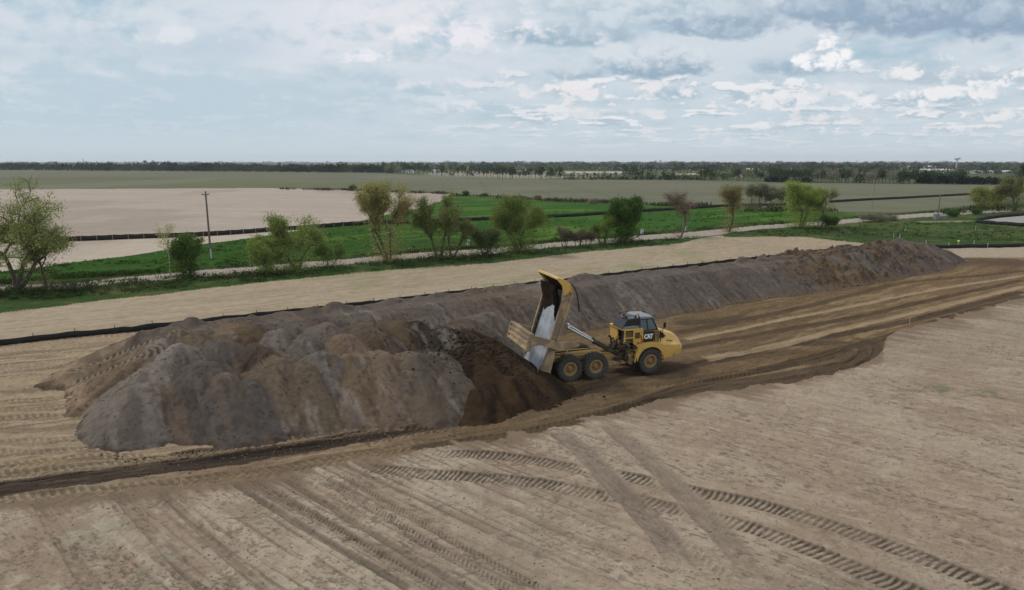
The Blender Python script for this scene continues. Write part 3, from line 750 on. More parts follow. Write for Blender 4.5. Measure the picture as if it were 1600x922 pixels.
# clods and crumbs lying about
def rocks(name, pts, rad, col, kind='stuff', label=None, cat=None):
    base = bmesh.new(); bmesh.ops.create_icosphere(base, subdivisions=1, radius=1)
    bv = np.array([v.co[:] for v in base.verts]); bf = np.array([[v.index for v in f.verts] for f in base.faces]); base.free()
    rng = np.random.default_rng(5); V_ = []; F_ = []; C_ = []
    for i, ((x, y, z), r) in enumerate(zip(pts, rad)):
        k = bv*(1+.35*rng.standard_normal((len(bv), 1)))*r*np.array([1, rng.uniform(.7, 1.2), rng.uniform(.45, .8)])
        V_.append(k+[x, y, z]); F_.append(bf+i*len(bv)); C_.append(np.tile(np.array(col[i]), (len(bv), 1)))
    me = np_mesh(name, np.concatenate(V_), np.concatenate(F_), P_MAT, np.concatenate(C_))
    o = add(name, me); tag(o, label, cat, kind=kind); return o
rng = np.random.default_rng(3); pts = []; rad = []; cl = []
for k in range(5200):
    mode = rng.random()
    if mode < .45:      # on the pile
        s0 = rng.uniform(-2, 108); n0 = rng.uniform(37, 54); x_, y_ = xy(s0, n0); z_ = pile_z(x_, y_)
        if z_ < .02: continue
        r_ = rng.uniform(.02, .06)*(2.6 if s0 > 68 and rng.random() < .5 else 1); c0 = np.array((.095,.078,.066))*rng.uniform(.7, 1.4)
    elif mode < .75:    # at the toe of the heaps and on the road
        px, py = rng.uniform(130, 1500), 0; py = np.interp(px, [130,200,400,700,870,1050,1450],[690,716,697,662,620,500,425])+abs(rng.normal(0, 10))
        x_, y_ = P(px, py); z_ = gz(x_, y_); r_ = rng.uniform(.02, .065); c0 = np.array((.12,.088,.058))*rng.uniform(.6, 1.5)
    else:               # field crumbs
        px, py = rng.uniform(0, 1600), rng.uniform(600, 930)
        if py < np.interp(px, *zip(*B1)): continue
        x_, y_ = P(px, py); z_ = gz(x_, y_); r_ = rng.uniform(.015, .05); c0 = np.array((.25,.20,.155))*rng.uniform(.5, 1.3)
    pts.append((x_, y_, z_)); rad.append(r_); cl.append(c0)
for k in range(1700):
    a_ = rng.uniform(0, 6.28); q_ = abs(rng.normal(0, 1))*2.2+.4
    x_ = ap[0]+math.cos(a_)*q_*1.3+rng.uniform(0, 3); y_ = ap[1]+math.sin(a_)*q_-rng.uniform(0, 2.0)
    i = int(np.clip(np.searchsorted(fx, x_), 0, 329)); j = int(np.clip(np.searchsorted(fy, y_), 0, 329))
    z_ = max(fz_[i, j], pile_z(x_, y_), gz(x_, y_)); pts.append((x_, y_, z_)); rad.append(rng.uniform(.03, .13)*rng.uniform(.5, 1)); cl.append(np.array((.038,.027,.019))*rng.uniform(.7, 1.7))
rocks('soil_clods', pts, rad, cl)
# ------------------------------------------------------------------ fences and poles
def bm_obj(name, bm, m, parent=None, smooth=False):
    me = bpy.data.meshes.new(name); bm.normal_update(); bm.to_mesh(me); bm.free()
    for k in (m if isinstance(m, (list, tuple)) else [m]): me.materials.append(k)
    if smooth:
        me.polygons.foreach_set('use_smooth', np.ones(len(me.polygons), bool))
        try: me.set_sharp_from_angle(angle=R(38))
        except Exception: pass
    return add(name, me, parent)
def box(bm, c, s, rot=None, bev=0.0):
    r = bmesh.ops.create_cube(bm, size=1.0); vs = r['verts']
    M = Matrix.Translation(Vector(c)) @ (rot.to_4x4() if rot else Matrix.Identity(4)) @ Matrix.Diagonal((s[0], s[1], s[2], 1))
    bmesh.ops.transform(bm, matrix=M, verts=vs)
    if bev: bmesh.ops.bevel(bm, geom=list({e for v in vs for e in v.link_edges}), offset=bev, segments=2, affect='EDGES', profile=.6)
def tube(bm, p0, p1, r0, r1=None, seg=10, caps=True):
    r1 = r0 if r1 is None else r1
    p0 = Vector(p0); p1 = Vector(p1); d = p1-p0
    q = d.to_track_quat('Z', 'Y').to_matrix().to_4x4()
    bmesh.ops.create_cone(bm, cap_ends=caps, segments=seg, radius1=r0, radius2=max(r1, 1e-4), depth=d.length, matrix=Matrix.Translation((p0+p1)/2) @ q)
def polytube(bm, pts, r, seg=8):
    for a, b in zip(pts, pts[1:]): tube(bm, a, b, r, r, seg)
def prism(bm, prof, y0, y1, bev=0.0):
    "profile of (x, z) points pushed from y0 to y1"
    a = [bm.verts.new((x, y0, z)) for x, z in prof]; b = [bm.verts.new((x, y1, z)) for x, z in prof]
    n = len(prof); fs = [bm.faces.new(a), bm.faces.new(b[::-1])]
    for i in range(n): fs.append(bm.faces.new((a[i], b[i], b[(i+1) % n], a[(i+1) % n])))
    bmesh.ops.recalc_face_normals(bm, faces=fs)
    if bev: bmesh.ops.bevel(bm, geom=list({e for f in fs for e in f.edges}), offset=bev, segments=2, affect='EDGES', profile=.6)
    return fs

M_FAB = mat('black_geotextile', (.019,.018,.018), .85, var=.4, vs=2.0, dirt=(.09,.07,.05), dirt_amt=.05, dirt_scale=.5)
M_FAB2 = mat('dark_brown_geotextile', (.026,.018,.016), .85, var=.4, vs=2.0)
M_STK = mat('bleached_wood_post', (.42,.40,.35), .9, var=.2)
M_WOOD = mat('grey_weathered_wood', (.17,.145,.125), .9, var=.3)
def silt_fence(px_line, hgt, label, gap=2.5, post_mat=None, fab=M_FAB, th=.012, group=None, post_h=None, front=True, off=.03, world=False, top_noise=.05):
    ln = smooth_line([P(*p) if not world else p for p in px_line], 12)
    seg = np.hypot(*np.diff(ln, axis=0).T); acc = np.concatenate([[0], np.cumsum(seg)])
    L = acc[-1]; n = max(4, int(L/.6)); t = np.linspace(0, L, n)
    qx = np.interp(t, acc, ln[:, 0]); qy = np.interp(t, acc, ln[:, 1])
    tx = np.gradient(qx); ty = np.gradient(qy); l_ = np.hypot(tx, ty); nx_, ny_ = -ty/l_, tx/l_
    root = empty('silt_fence', (qx[0], qy[0], 0), 0, label, 'fence', group)
    sag = (np.abs(((t/gap) % 1)-.5)-.25)*.18
    bow = (fbm(t/1.3, t*0, 3, 9)-.5)*.34
    V_ = []; zb = np.array([gz(a, b) for a, b in zip(qx, qy)]) if qy.max() < 400 else np.zeros(n)
    for sgn in (-1, 1):
        for zz_ in (0, 1):
            V_.append(np.stack([qx-qx[0]+nx_*(sgn*th+bow*zz_*.5), qy-qy[0]+ny_*(sgn*th+bow*zz_*.5), zb+(-.08 if not zz_ else 0)+zz_*(hgt+sag+(vn(t/2, t*0, 4)-.5)*top_noise)], 1))
    V_ = np.concatenate(V_); i = np.arange(n-1)
    def q(a, b): return np.stack([a*n+i, a*n+i+1, b*n+i+1, b*n+i], 1)
    me = np_mesh('fabric', V_, np.concatenate([q(0, 1), q(3, 2), q(1, 3), q(2, 0)]), fab)
    add('fabric', me, root)
    if post_mat:
        np_ = min(100, int(L/gap)+1); bm = bmesh.new(); ph = post_h or hgt+.15
        box(bm, (0, 0, ph/2-.1), (.06, .05, ph+.2)); first = None
        for k in range(np_):
            tt = min(k*gap, L-.01); a = np.interp(tt, t, qx); b = np.interp(tt, t, qy)
            ni = int(np.interp(tt, t, np.arange(n))); sd = -1 if front else 1
            if first is None: o = first = bm_obj('post', bm, post_mat, root)
            else: o = first.copy(); COL.objects.link(o); o.parent = root
            o.location = (a-qx[0]+nx_[ni]*sd*(off+.02), b-qy[0]+ny_[ni]*sd*(off+.02), zb[ni]); o.rotation_euler = (random.uniform(-.05, .05), random.uniform(-.05, .05), math.atan2(ty[ni], tx[ni]))
    return root
silt_fence([(-70,548),(0,540),(540,482),(1050,421),(1330,389.5)], .52, 'long black silt fence running along the back of the soil stockpile beside the stubble strip', gap=3.0, post_mat=M_WOOD, front=False, post_h=.8)
silt_fence([(1392,388.6),(1450,388.4),(1520,387.5),(1600,385.5),(1680,383)], .62, 'black silt fence between the green grass and the tan dirt strip at the right edge', gap=3.0, post_mat=M_WOOD, front=False, post_h=.8)
silt_fence([(-90,387),(0,381),(200,374),(330,368.5),(430,361.5),(500,356.5),(560,352),(640,349.5)], .95, 'dark silt fence with pale posts crossing the lower edge of the bare pinkish field', gap=2.7, post_mat=M_STK, fab=M_FAB2, th=.02, off=.05, post_h=1.1)
silt_fence([(645,349),(700,347),(770,344),(870,340),(935,336),(1010,331),(1090,326),(1150,322.5),(1230,321)], .85, 'low black silt fence winding across the bright green field behind the roadside trees', gap=4, post_mat=M_WOOD, th=.03, front=False)
silt_fence([(1296,317),(1340,314),(1420,310),(1500,305.5),(1560,302.5)], .9, 'thin black silt fence across the grey green far field right of the bright green tree', gap=6, post_mat=M_WOOD, th=.03, front=False)
silt_fence([(1700,331),(1600,337.5),(1560,341),(1524,347.5),(1560,351.5),(1600,354.5),(1690,360)], .85, 'black silt fence bent round a grey dirt pad at the far right edge', gap=4, post_mat=M_WOOD, th=.03)
# grey dirt inside that fence
ln = [P(*p) for p in [(1700,333),(1600,339.5),(1562,343),(1532,347.3),(1562,350.4),(1600,353.2),(1700,360)]]
bm = bmesh.new(); f = bm.faces.new([bm.verts.new((a, b, .42)) for a, b in ln]); r = bmesh.ops.extrude_face_region(bm, geom=[f])
bmesh.ops.translate(bm, vec=(0, 0, -.7), verts=[v for v in r['geom'] if isinstance(v, bmesh.types.BMVert)]); bmesh.ops.recalc_face_normals(bm, faces=bm.faces[:])
tag(bm_obj('dirt_pad', bm, mat('grey_dirt', (.27,.25,.235), 1, var=.25, vs=.3)), kind='structure')

def pole(px, py, top, r, label, name='utility_pole', arm=True, cat='utility pole', m=M_WOOD, guard=False):
    x, y = P(px, py); h = top_z(x, y, top)
    e = empty(name, (x, y, 0), R(12), label, cat)
    bm = bmesh.new(); tube(bm, (0, 0, -.3), (0, 0, h), r, r*.68, 10); bm_obj('shaft', bm, m, e, True)
    if arm:
        bm = bmesh.new(); box(bm, (0, -.16, h-.45), (1.15, .09, .11)); tube(bm, (-.35, -.2, h-.5), (0, -.12, h-.95), .02); tube(bm, (.35, -.2, h-.5), (0, -.12, h-.95), .02)
        bm_obj('cross_arm', bm, m, e)
        for k in (-.50, .05, .50):
            bm = bmesh.new(); tube(bm, (k, -.16, h-.40), (k, -.16, h-.2), .055, .035, 8); bm_obj('insulator', bm, mat_ins, e, True)
    if guard:
        bm = bmesh.new(); tube(bm, (.06, -.16, .1), (.06, -.16, 1.6), .09, .09, 8); bm_obj('cable_guard', bm, mat_wht, e, True)
    return e
mat_ins = mat('insulator_grey', (.30,.29,.28), .4); mat_wht = mat('pale_plastic', (.62,.62,.60), .5)
pole(330, 405, 299, .17, 'tall grey wooden utility pole with short cross arm, beside the dark round shrub at left', guard=True)
pole(1465, 341, 304, .17, 'wooden utility pole with grey cabinets at its foot where the gravel road ends at right', arm=False)
pole(1363, 327, 277, .07, 'thin pole standing in the far field right of the bright green tree', name='thin_pole', arm=False, cat='pole')
pole(1406, 286.5, 262, .35, 'pale pole in front of the dark far hedge, left of the water tower', name='thin_pole', arm=False, cat='pole', m=mat_wht)
pole(132, 267, 247.5, .5, 'thin dark mast rising above the far wood at left', name='radio_mast', arm=False, cat='mast')
pole(697.5, 270, 249.5, .45, 'small thin mast above the far tree line left of centre', name='radio_mast', arm=False, cat='mast', m=mat_ins)
pole(1235, 284, 262, .25, 'pale pole in front of the far tree row, right of the tan shed', name='thin_pole', arm=False, cat='pole', m=mat_wht)
pole(1338, 262, 250, 1.0, 'faint thin mast on the far horizon at right, beyond the wood', name='radio_mast', arm=False, cat='mast', m=mat_ins)
# cabinets at the pole
x, y = P(1464, 343); M_CAB = mat('cabinet_grey', (.20,.215,.21), .5)
for k, (ox, oy, w_, d_, h_, lb) in enumerate([(-.9, -1.1, 1.3, .9, 1.5, 'taller grey utility cabinet at the foot of the wooden pole at right'), (1.0, -1.1, 1.1, .8, 1.1, 'shorter grey utility cabinet right of the taller one by the wooden pole')]):
    e = empty('utility_cabinet', (x+ox, y+oy, 0), R(20), lb, 'cabinet')
    bm = bmesh.new(); box(bm, (0, 0, h_/2), (w_, d_, h_), bev=.03); bm_obj('housing', bm, M_CAB, e)
    bm = bmesh.new(); box(bm, (0, -d_/2-.015, h_*.52), (w_*.86, .03, h_*.8)); bm_obj('door', bm, M_CAB, e)
    bm = bmesh.new(); box(bm, (0, 0, h_+.035), (w_+.1, d_+.1, .07)); bm_obj('lid', bm, M_CAB, e)
# small white pedestals along the gravel road
for (px, py, s_c, lb) in [(1003,367,1.0,'small white service pedestal in the grass edge right of the dark leafy tree'),(1070,361,.8,'small white service pedestal beside the bare brown tree'),(732,385,1.0,'small pale service pedestal between the shaggy tree and the dark bush')]:
    x, y = P(px, py); e = empty('service_pedestal', (x, y, 0), R(15), lb, 'pedestal')
    bm = bmesh.new(); box(bm, (0, 0, .5*s_c), (.55*s_c, .4*s_c, 1.2*s_c), bev=.04); bm_obj('housing', bm, mat_wht, e)
    bm = bmesh.new(); box(bm, (0, 0, 1.12*s_c), (.62*s_c, .47*s_c, .12), bev=.02); bm_obj('cap', bm, mat_wht, e)
# survey stakes
M_LATH = mat('fresh_lath', (.50,.40,.24), .85, var=.2)
def stake(px, py, top, label, m=M_LATH, w_=.045, tilt=.0, group=None, lab_cat='stake'):
    x, y = P(px, py); h = top_z(x, y, top); z0 = gz(x, y) if y < 400 else 0
    bm = bmesh.new(); box(bm, (0, 0, (h-z0)/2-.1), (w_, .02, h-z0+.2)); prism(bm, [(-w_/2, h-z0), (w_/2, h-z0), (0, h-z0+.06)], -.01, .01)
    o = bm_obj('survey_stake', bm, m); o.location = (x, y, z0); o.rotation_euler = (0, tilt, .2)
    return tag(o, label, lab_cat, group)
stake(288, 782, 745, 'thin pale wooden lath leaning in the foreground field below the left haul road edge', tilt=-.05)
stake(1421, 508, 498, 'small pale wooden stake at the lower edge of the haul road at right')
MW = mat('white_marker', (.75,.75,.70), .7)
for px, py, tp, lb in [(1405,378,366,'white stake in the right green field nearest the end of the stockpile'),(1396,372,364,'short white stake left of the other stakes in the right green field'),(1446,387,376,'white stake by the black fence just right of the stockpile end'),(1482,386,379,'short white stake between the stockpile end and the yellow marker'),(1521,386,376,'white stake just right of the yellow ball marker'),(1524,360,353,'white stake in mid green field below the corner of the grey dirt pad'),(1543,387,380,'rightmost white stake along the black fence at right'),(1414,362,356,'distant white stake in the middle of the right green field')]:
    stake(px, py, tp, lb, MW, .07, group='white survey stakes in the right green field')
x, y = P(1497, 384); zt = top_z(x, y, 377)
e = empty('ball_marker', (x, y, 0), 0, 'bright yellow ball on a short stake in the green field at right', 'marker')
bm = bmesh.new(); tube(bm, (0, 0, -.1), (0, 0, zt), .03); bm_obj('stake', bm, MW, e)
bm = bmesh.new(); bmesh.ops.create_uvsphere(bm, u_segments=14, v_segments=8, radius=.20, matrix=Matrix.Translation((0, 0, zt))); bm_obj('ball', bm, mat('yellow_ball', (.75,.80,.12), .5, var=.05), e, True)

# ------------------------------------------------------------------ trees
def leaf_mat(name, transl=.35):
    m = bpy.data.materials.new(name); m.use_nodes = True; t = m.node_tree; t.nodes.clear()
    a = t.nodes.new('ShaderNodeAttribute'); a.attribute_name = 'tint'
    d = t.nodes.new('ShaderNodeBsdfDiffuse'); tr = t.nodes.new('ShaderNodeBsdfTranslucent'); mx = t.nodes.new('ShaderNodeMixShader'); o = t.nodes.new('ShaderNodeOutputMaterial')
    t.links.new(a.outputs[0], d.inputs[0]); t.links.new(a.outputs[0], tr.inputs[0]); mx.inputs[0].default_value = transl
    t.links.new(d.outputs[0], mx.inputs[1]); t.links.new(tr.outputs[0], mx.inputs[2]); t.links.new(mx.outputs[0], o.inputs[0])
    return m
M_LEAF = leaf_mat('leaves'); M_BARK = mat('bark', (.105,.082,.064), .95, var=.4, vs=4.0, bump=.02)
M_BARKP = mat('pale_bark', (.38,.35,.30), .9, var=.3, vs=4.0)
def branches(rs, h, trunks, lean, spread, up, depth, ratio=.74, first=.30, wig=.12, rad=.028):
    "segments (p0, p1, r0, r1) and twig tips, for a tree of height about h"
    segs = []; tips = []
    def grow(p, d, L, r, lv):
        n = 3; q = p
        for i in range(n):
            d = (d+Vector((rs.gauss(0, wig), rs.gauss(0, wig), rs.gauss(0, wig)*.6+up*.05))).normalized()
            q2 = q+d*L/n; ra = r*(1-.28*i/n); rb = r*(1-.28*(i+1)/n)
            segs.append((q, q2, ra*.8, rb*.8)); q = q2
            if lv >= depth-2 or (lv >= 1 and rs.random() < .5): tips.append((q.copy(), lv))
            if lv >= 1 and lv < depth and rs.random() < .45:
                a = Vector((rs.gauss(0, 1), rs.gauss(0, 1), rs.gauss(.1, .4))).normalized()
                grow(q, (d*.7+a*spread*1.2).normalized(), L*ratio*.72, r*.42, lv+1)
        if lv < depth:
            k = 2 if rs.random() < .6 else 3
            for j in range(k):
                a = Vector((rs.gauss(0, 1), rs.gauss(0, 1), rs.gauss(0, .3))).normalized()
                grow(q, (d+a*spread*rs.uniform(.6, 1.3)).normalized(), L*ratio*rs.uniform(.8, 1.15), r*(.72/k**.25), lv+1)
        else: tips.append((q, lv))
    for t_ in range(trunks):
        a = t_*2.4+rs.uniform(0, 1); o = Vector((math.cos(a), math.sin(a), 0))*(.12*trunks*(trunks > 1))
        d = Vector((lean[0], lean[1], 1))+Vector((math.cos(a), math.sin(a), 0))*(.32 if trunks > 1 else .0)
        grow(o, d.normalized(), h*first*rs.uniform(.85, 1.1), h*rad, 0)
    return segs, tips
def wood_mesh(segs, seg=5):
    V_ = []; F_ = []
    an = np.arange(seg)*2*np.pi/seg; ca, sa = np.cos(an)[:, None], np.sin(an)[:, None]
    for i, (a, b, ra, rb) in enumerate(segs):
        d = (b-a).normalized(); u = d.orthogonal().normalized(); w = d.cross(u)
        u = np.array(u); w = np.array(w); ring = ca*u+sa*w
        V_.append(np.array(a)+ring*ra); V_.append(np.array(b)+ring*rb)
        o = i*2*seg; k = np.arange(seg); F_.append(np.stack([o+k, o+(k+1) % seg, o+seg+(k+1) % seg, o+seg+k], 1))
    return np.concatenate(V_), np.concatenate(F_)
def leaf_cloud(rng, centers, per, sig, size, cols, twiggy=0.0, flat=.8, hang=0.0, zvar=None):
    "small leaf faces scattered round centres; cols = (dark, light)"
    n = len(centers)*per
    c_ = np.repeat(centers, per, 0)+rng.normal(0, 1, (n, 3))*np.array([sig, sig, sig*flat])
    c_[:, 2] -= hang*np.abs(rng.normal(0, 1, n))
    a = rng.normal(0, 1, (n, 3)); a /= np.linalg.norm(a, axis=1)[:, None]
    b = np.cross(a, rng.normal(0, 1, (n, 3))); b /= np.linalg.norm(b, axis=1)[:, None]
    s = size*rng.uniform(.6, 1.4, n)[:, None]
    if twiggy: 
        tw = rng.random(n) < twiggy; sa = np.where(tw[:, None], s*3.2, s); sb = np.where(tw[:, None], s*.09, s*.6)
    else: tw = np.zeros(n, bool); sa = s; sb = s*.6
    V_ = np.stack([c_-a*sa, c_+b*sb, c_+a*sa, c_-b*sb], 1).reshape(-1, 3)
    cl_tone = np.repeat(rng.random(len(centers)), per)
    t = np.clip(cl_tone*.7+rng.random(n)*.45-.05, 0, 1)
    C_ = np.array(cols[0])+(np.array(cols[1])-np.array(cols[0]))*t[:, None]
    C_ = C_*2.25
    C_[tw] = np.array((.10,.078,.060))*rng.uniform(.7, 1.4, tw.sum())[:, None]
    return V_, np.arange(n*4).reshape(n, 4), np.repeat(C_, 4, 0)
def tree(name, label, cat, px, py, top, wpx, seed, group=None, trunks=1, lean=(0, 0), spread=.55, up=1.0, depth=4, per=14, sig=.4, size=.16, cols=((.05,.075,.02),(.13,.16,.04)), twiggy=.0, first=.30, dense=0.0, bark=None, rad=.028, hang=0.0, ratio=.74, wig=.12, base_brush=0, skirt=True, off=0.0, rz=None, crown=1.0, seg=5):
    rs = random.Random(seed); rng = np.random.default_rng(seed)
    x, y = P(px, py); y += off; h = top_z(x, y, top); dist = math.hypot(y, H)
    wid = wpx/F*dist
    segs, tips = branches(rs, h, trunks, lean, spread, up, depth, ratio, first, wig, rad)
    allp = np.array([s[1][:] for s in segs]); tp = np.array([t[0][:] for t in tips])
    zmax = allp[:, 2].max()+sig*.6
    kz = h/zmax; half = (np.percentile(allp[:, 0], 99.7)-np.percentile(allp[:, 0], .3))/2+sig*1.2; mid = (np.percentile(allp[:, 0], 99.7)+np.percentile(allp[:, 0], .3))/2
    kx = (wid/2)/half
    S_ = Vector((kx, kx, kz))
    def sc(v):
        w = min(1.0, max(0.0, v.z*kz/h*2.2))      # keep the foot in place, spread the crown
        return Vector((v.x*(1+(kx-1)*w)-mid*kx*w*(1 if lean == (0, 0) else .3), v.y*(1+(kx-1)*w), v.z*kz))
    segs = [(sc(a), sc(b), ra, rb) for a, b, ra, rb in segs]
    tp = np.array([sc(t[0])[:] for t in tips])
    e = empty(name, (x, y, gz(x, y)-.08 if y < 400 else 0), 0, label, cat, group)
    v, f = wood_mesh(segs, seg); add('trunk', np_mesh('trunk', v, f, bark or M_BARK, smooth=True), e)
    per = max(3, int(per*1.0)); sig = sig*.80; size = size*.72; per = int(per*1.25); cen = tp
    nk = np.random.default_rng(seed+5).random(len(cen)) < .88; cen = cen[nk]
    if dense: dense = dense*.8
    if dense:
        nD = int(dense); zc = h*.52; u_ = rng.normal(0, 1, (nD, 3)); u_ /= np.linalg.norm(u_, axis=1)[:, None]; r_ = rng.random(nD)**.45
        lob = 1+.30*np.sin(u_[:, 0]*4+seed)+.22*np.sin(u_[:, 2]*6+seed*2)*np.cos(u_[:, 1]*5)
        dc = np.stack([u_[:, 0]*r_*wid*.44*lob, u_[:, 1]*r_*wid*.44*lob, zc+u_[:, 2]*r_*h*.44*(.9+.12*lob)], 1)
        cen = np.concatenate([cen, dc])
    ns_ = int(len(cen)*.10)+base_brush              # sprouts and low growth round the stem
    zz_ = rng.random(ns_)**1.3*h*.5; sw = wid*(.13+.22*zz_/h)
    bb = np.stack([rng.normal(0, 1, ns_)*sw, rng.normal(0, 1, ns_)*sw, zz_+.1], 1)
    if wpx > 30 and skirt: cen = np.concatenate([cen, bb])
    if base_brush:
        b2 = rng.normal(0, 1, (base_brush, 3))*np.array([wid*.20, wid*.15, h*.04])+np.array([0, 0, h*.06]); b2[:, 2] = np.abs(b2[:, 2]); cen = np.concatenate([cen, b2])
    V_, F_, C_ = leaf_cloud(rng, cen, per, sig, size, cols, twiggy, hang=hang)
    V_[:, 2] = np.maximum(V_[:, 2], .02)
    add('crown', np_mesh('crown', V_, F_, M_LEAF, C_), e)
    return e
YG = ((.085,.100,.028),(.205,.200,.062)); MG = ((.050,.080,.022),(.120,.150,.040)); DG = ((.022,.042,.012),(.060,.090,.026)); BG = ((.080,.112,.026),(.185,.215,.056)); BR = ((.085,.068,.048),(.170,.135,.095)); OG = ((.055,.062,.026),(.120,.118,.048))
RG = 'roadside trees along the gravel road'
tree('willow_tree', 'big spreading yellow green willow at the left edge, crown cut by the frame', 'tree', 27, 452, 272, 190, 101, RG, 3, (.05, 0), .80, .45, 5, 3, .42, .14, ((.080,.100,.030),(.175,.190,.060)), .16, .30, rad=.026, hang=.35, ratio=.75, skirt=False)
tree('leaning_tree', 'small dark tree leaning left beside the big willow', 'tree', 72, 447, 360, 46, 102, RG, 1, (-.35, 0), .5, .6, 4, 8, .3, .12, OG, .35, .34, rad=.03)
tree('birch_sapling', 'sparse thin birch with pale stems left of the round dark shrub', 'tree', 267, 437, 347, 34, 103, RG, 1, (0, 0), .42, 1.2, 4, 3, .25, .10, ((.15,.15,.06),(.30,.28,.11)), .3, .33, bark=M_BARKP, rad=.011)
tree('round_shrub', 'dense dark green round shrub just left of the tall utility pole', 'shrub', 293, 434, 363, 50, 104, RG, 3, (0, 0), .5, .8, 3, 13, .38, .15, ((.026,.052,.012),(.078,.115,.026)), 0, .2, dense=300)
tree('small_tree', 'low light green bushy tree at the foot of the taller roadside tree left', 'tree', 420, 428, 366, 58, 105, RG, 3, (0, 0), .6, .6, 4, 10, .42, .14, BG if False else ((.075,.105,.028),(.155,.185,.052)), .05, .24, dense=90)
tree('roadside_tree', 'rounded green tree with open crown right of the utility pole', 'tree', 466, 424, 331, 82, 106, RG, 2, (0, 0), .6, .8, 4, 12, .48, .15, ((.070,.098,.028),(.155,.178,.052)), .1, .28, dense=50, base_brush=20)
tree('small_tree', 'little green bushy tree between the open crowned tree and the tall yellowish one', 'tree', 515, 418, 377, 60, 107, RG, 2, (0, 0), .6, .6, 3, 10, .42, .13, MG, .1, .24, dense=35)
tree('cottonwood_tree', 'tall many limbed yellowish tree, the tallest left of centre', 'tree', 607, 409, 280, 88, 108, RG, 3, (0, 0), .42, 1.2, 5, 5, .42, .12, ((.110,.105,.040),(.230,.210,.078)), .22, .26, rad=.020, base_brush=30, ratio=.76)
tree('shaggy_tree', 'shaggy thin crowned tree with forked dark trunks right of the tall yellowish one', 'tree', 686, 405, 296, 72, 109, RG, 2, (-.05, 0), .6, .9, 5, 6, .40, .13, ((.060,.078,.028),(.140,.155,.052)), .18, .30, rad=.030, base_brush=18)
tree('leaning_tree', 'half bare trunk leaning right beside the shaggy forked tree', 'tree', 706, 404, 318, 60, 110, RG, 2, (.42, 0), .42, .8, 4, 7, .32, .12, ((.055,.068,.028),(.120,.130,.050)), .25, .33, rad=.030)
tree('round_shrub', 'dark bush right of the leaning half bare trunk', 'shrub', 757, 400, 353, 58, 111, RG, 3, (0, 0), .55, .6, 3, 12, .4, .15, ((.030,.044,.016),(.070,.085,.030)), .15, .2, dense=170)
tree('vase_tree', 'vase shaped green tree with visible limbs left of the raised truck body', 'tree', 811, 394, 305, 92, 112, RG, 4, (0, 0), .58, 1.0, 4, 13, .50, .14, ((.050,.076,.020),(.120,.145,.040)), .1, .28, rad=.016, base_brush=35, dense=40)
for k, (px, w_) in enumerate([(882, 26), (903, 30), (920, 24)]):
    tree('bare_shrub', ['leftmost of the three brown twiggy shrubs near the dark leafy tree', 'middle of the three brown twiggy shrubs near the dark leafy tree', 'rightmost of the three brown twiggy shrubs near the dark leafy tree'][k], 'shrub', px, 387, 353+k*3, w_, 120+k, 'brown roadside shrubs', 3, (0, 0), .6, .7, 3, 9, .35, .13, ((.065,.060,.036),(.120,.105,.060)), .4, .22)
tree('small_tree', 'mid green bush tree leaning on the left of the dark leafy tree', 'tree', 941, 381, 336, 42, 113, RG, 3, (0, 0), .55, .7, 3, 12, .42, .14, ((.042,.068,.018),(.100,.130,.032)), .05, .22, dense=110)
tree('dark_leafy_tree', 'dense dark green tree right of the raised truck body, darkest on the roadside', 'tree', 974, 380, 305, 58, 114, RG, 3, (0, 0), .5, .9, 4, 13, .48, .16, ((.018,.040,.010),(.060,.092,.022)), 0, .24, dense=260)
tree('bare_tree', 'bare brown tree with reddish twigs and no leaves, on the grass strip', 'tree', 1063, 371, 297, 54, 115, RG, 1, (0, 0), .52, 1.1, 5, 6, .35, .12, ((.110,.082,.060),(.185,.135,.100)), .55, .26, rad=.024, ratio=.75)
tree('budding_tree', 'slim olive budding tree on the small grass island by the dirt road junction', 'tree', 1139, 363, 285, 44, 116, RG, 1, (0, 0), .5, 1.0, 5, 7, .45, .13, ((.090,.085,.036),(.180,.160,.065)), .2, .27, rad=.028, base_brush=18)
for k, (px, tp, w_) in enumerate([(1172,286,34),(1186,284,34),(1200,289,30),(1214,292,32),(1228,290,26)]):
    tree('hedgerow_tree', ['leftmost', 'second', 'middle', 'fourth', 'rightmost'][k]+' of the five olive half bare trees in the far hedge clump', 'tree', px, 329, tp, w_, 130+k, 'half bare trees in the hedge clump', 1, (0, 0), .5, 1.0, 4, 8, .7, .22, ((.085,.090,.050),(.155,.150,.085)), .35, .26, rad=.02, base_brush=14)
tree('bright_green_tree', 'bright lime green full crowned tree beside the gravel road right of centre', 'tree', 1251, 356, 281, 66, 117, RG, 2, (0, 0), .62, .8, 4, 15, .55, .17, ((.078,.112,.024),(.180,.210,.052)), 0, .26, dense=240, base_brush=12)
tree('roadside_tree', 'olive tree directly behind the bright green tree on its right', 'tree', 1288, 356, 292, 42, 118, RG, 1, (0, 0), .5, .9, 4, 12, .5, .15, ((.070,.085,.030),(.140,.150,.052)), .15, .26, dense=40, off=1.5)
tree('round_shrub', 'small dark green bush at the foot of the olive roadside tree', 'shrub', 1289, 359, 333, 28, 119, RG, 3, (0, 0), .5, .6, 3, 12, .35, .13, ((.026,.048,.012),(.062,.085,.024)), 0, .2, dense=60, off=-1)
for k, (px, py, tp, w_) in enumerate([(1352,347,333,30),(1372,347,335,32),(1391,345,336,28)]):
    tree('bare_shrub', ['leftmost of the three grey twiggy shrubs beside the gravel road at right', 'middle of the three grey twiggy shrubs beside the gravel road at right', 'rightmost of the three grey twiggy shrubs beside the gravel road at right'][k], 'shrub', px, py, tp, w_, 140+k, 'grey shrubs by the road at right', 3, (0, 0), .7, .5, 3, 12, .4, .14, ((.100,.100,.065),(.180,.170,.115)), .35, .2, dense=30)
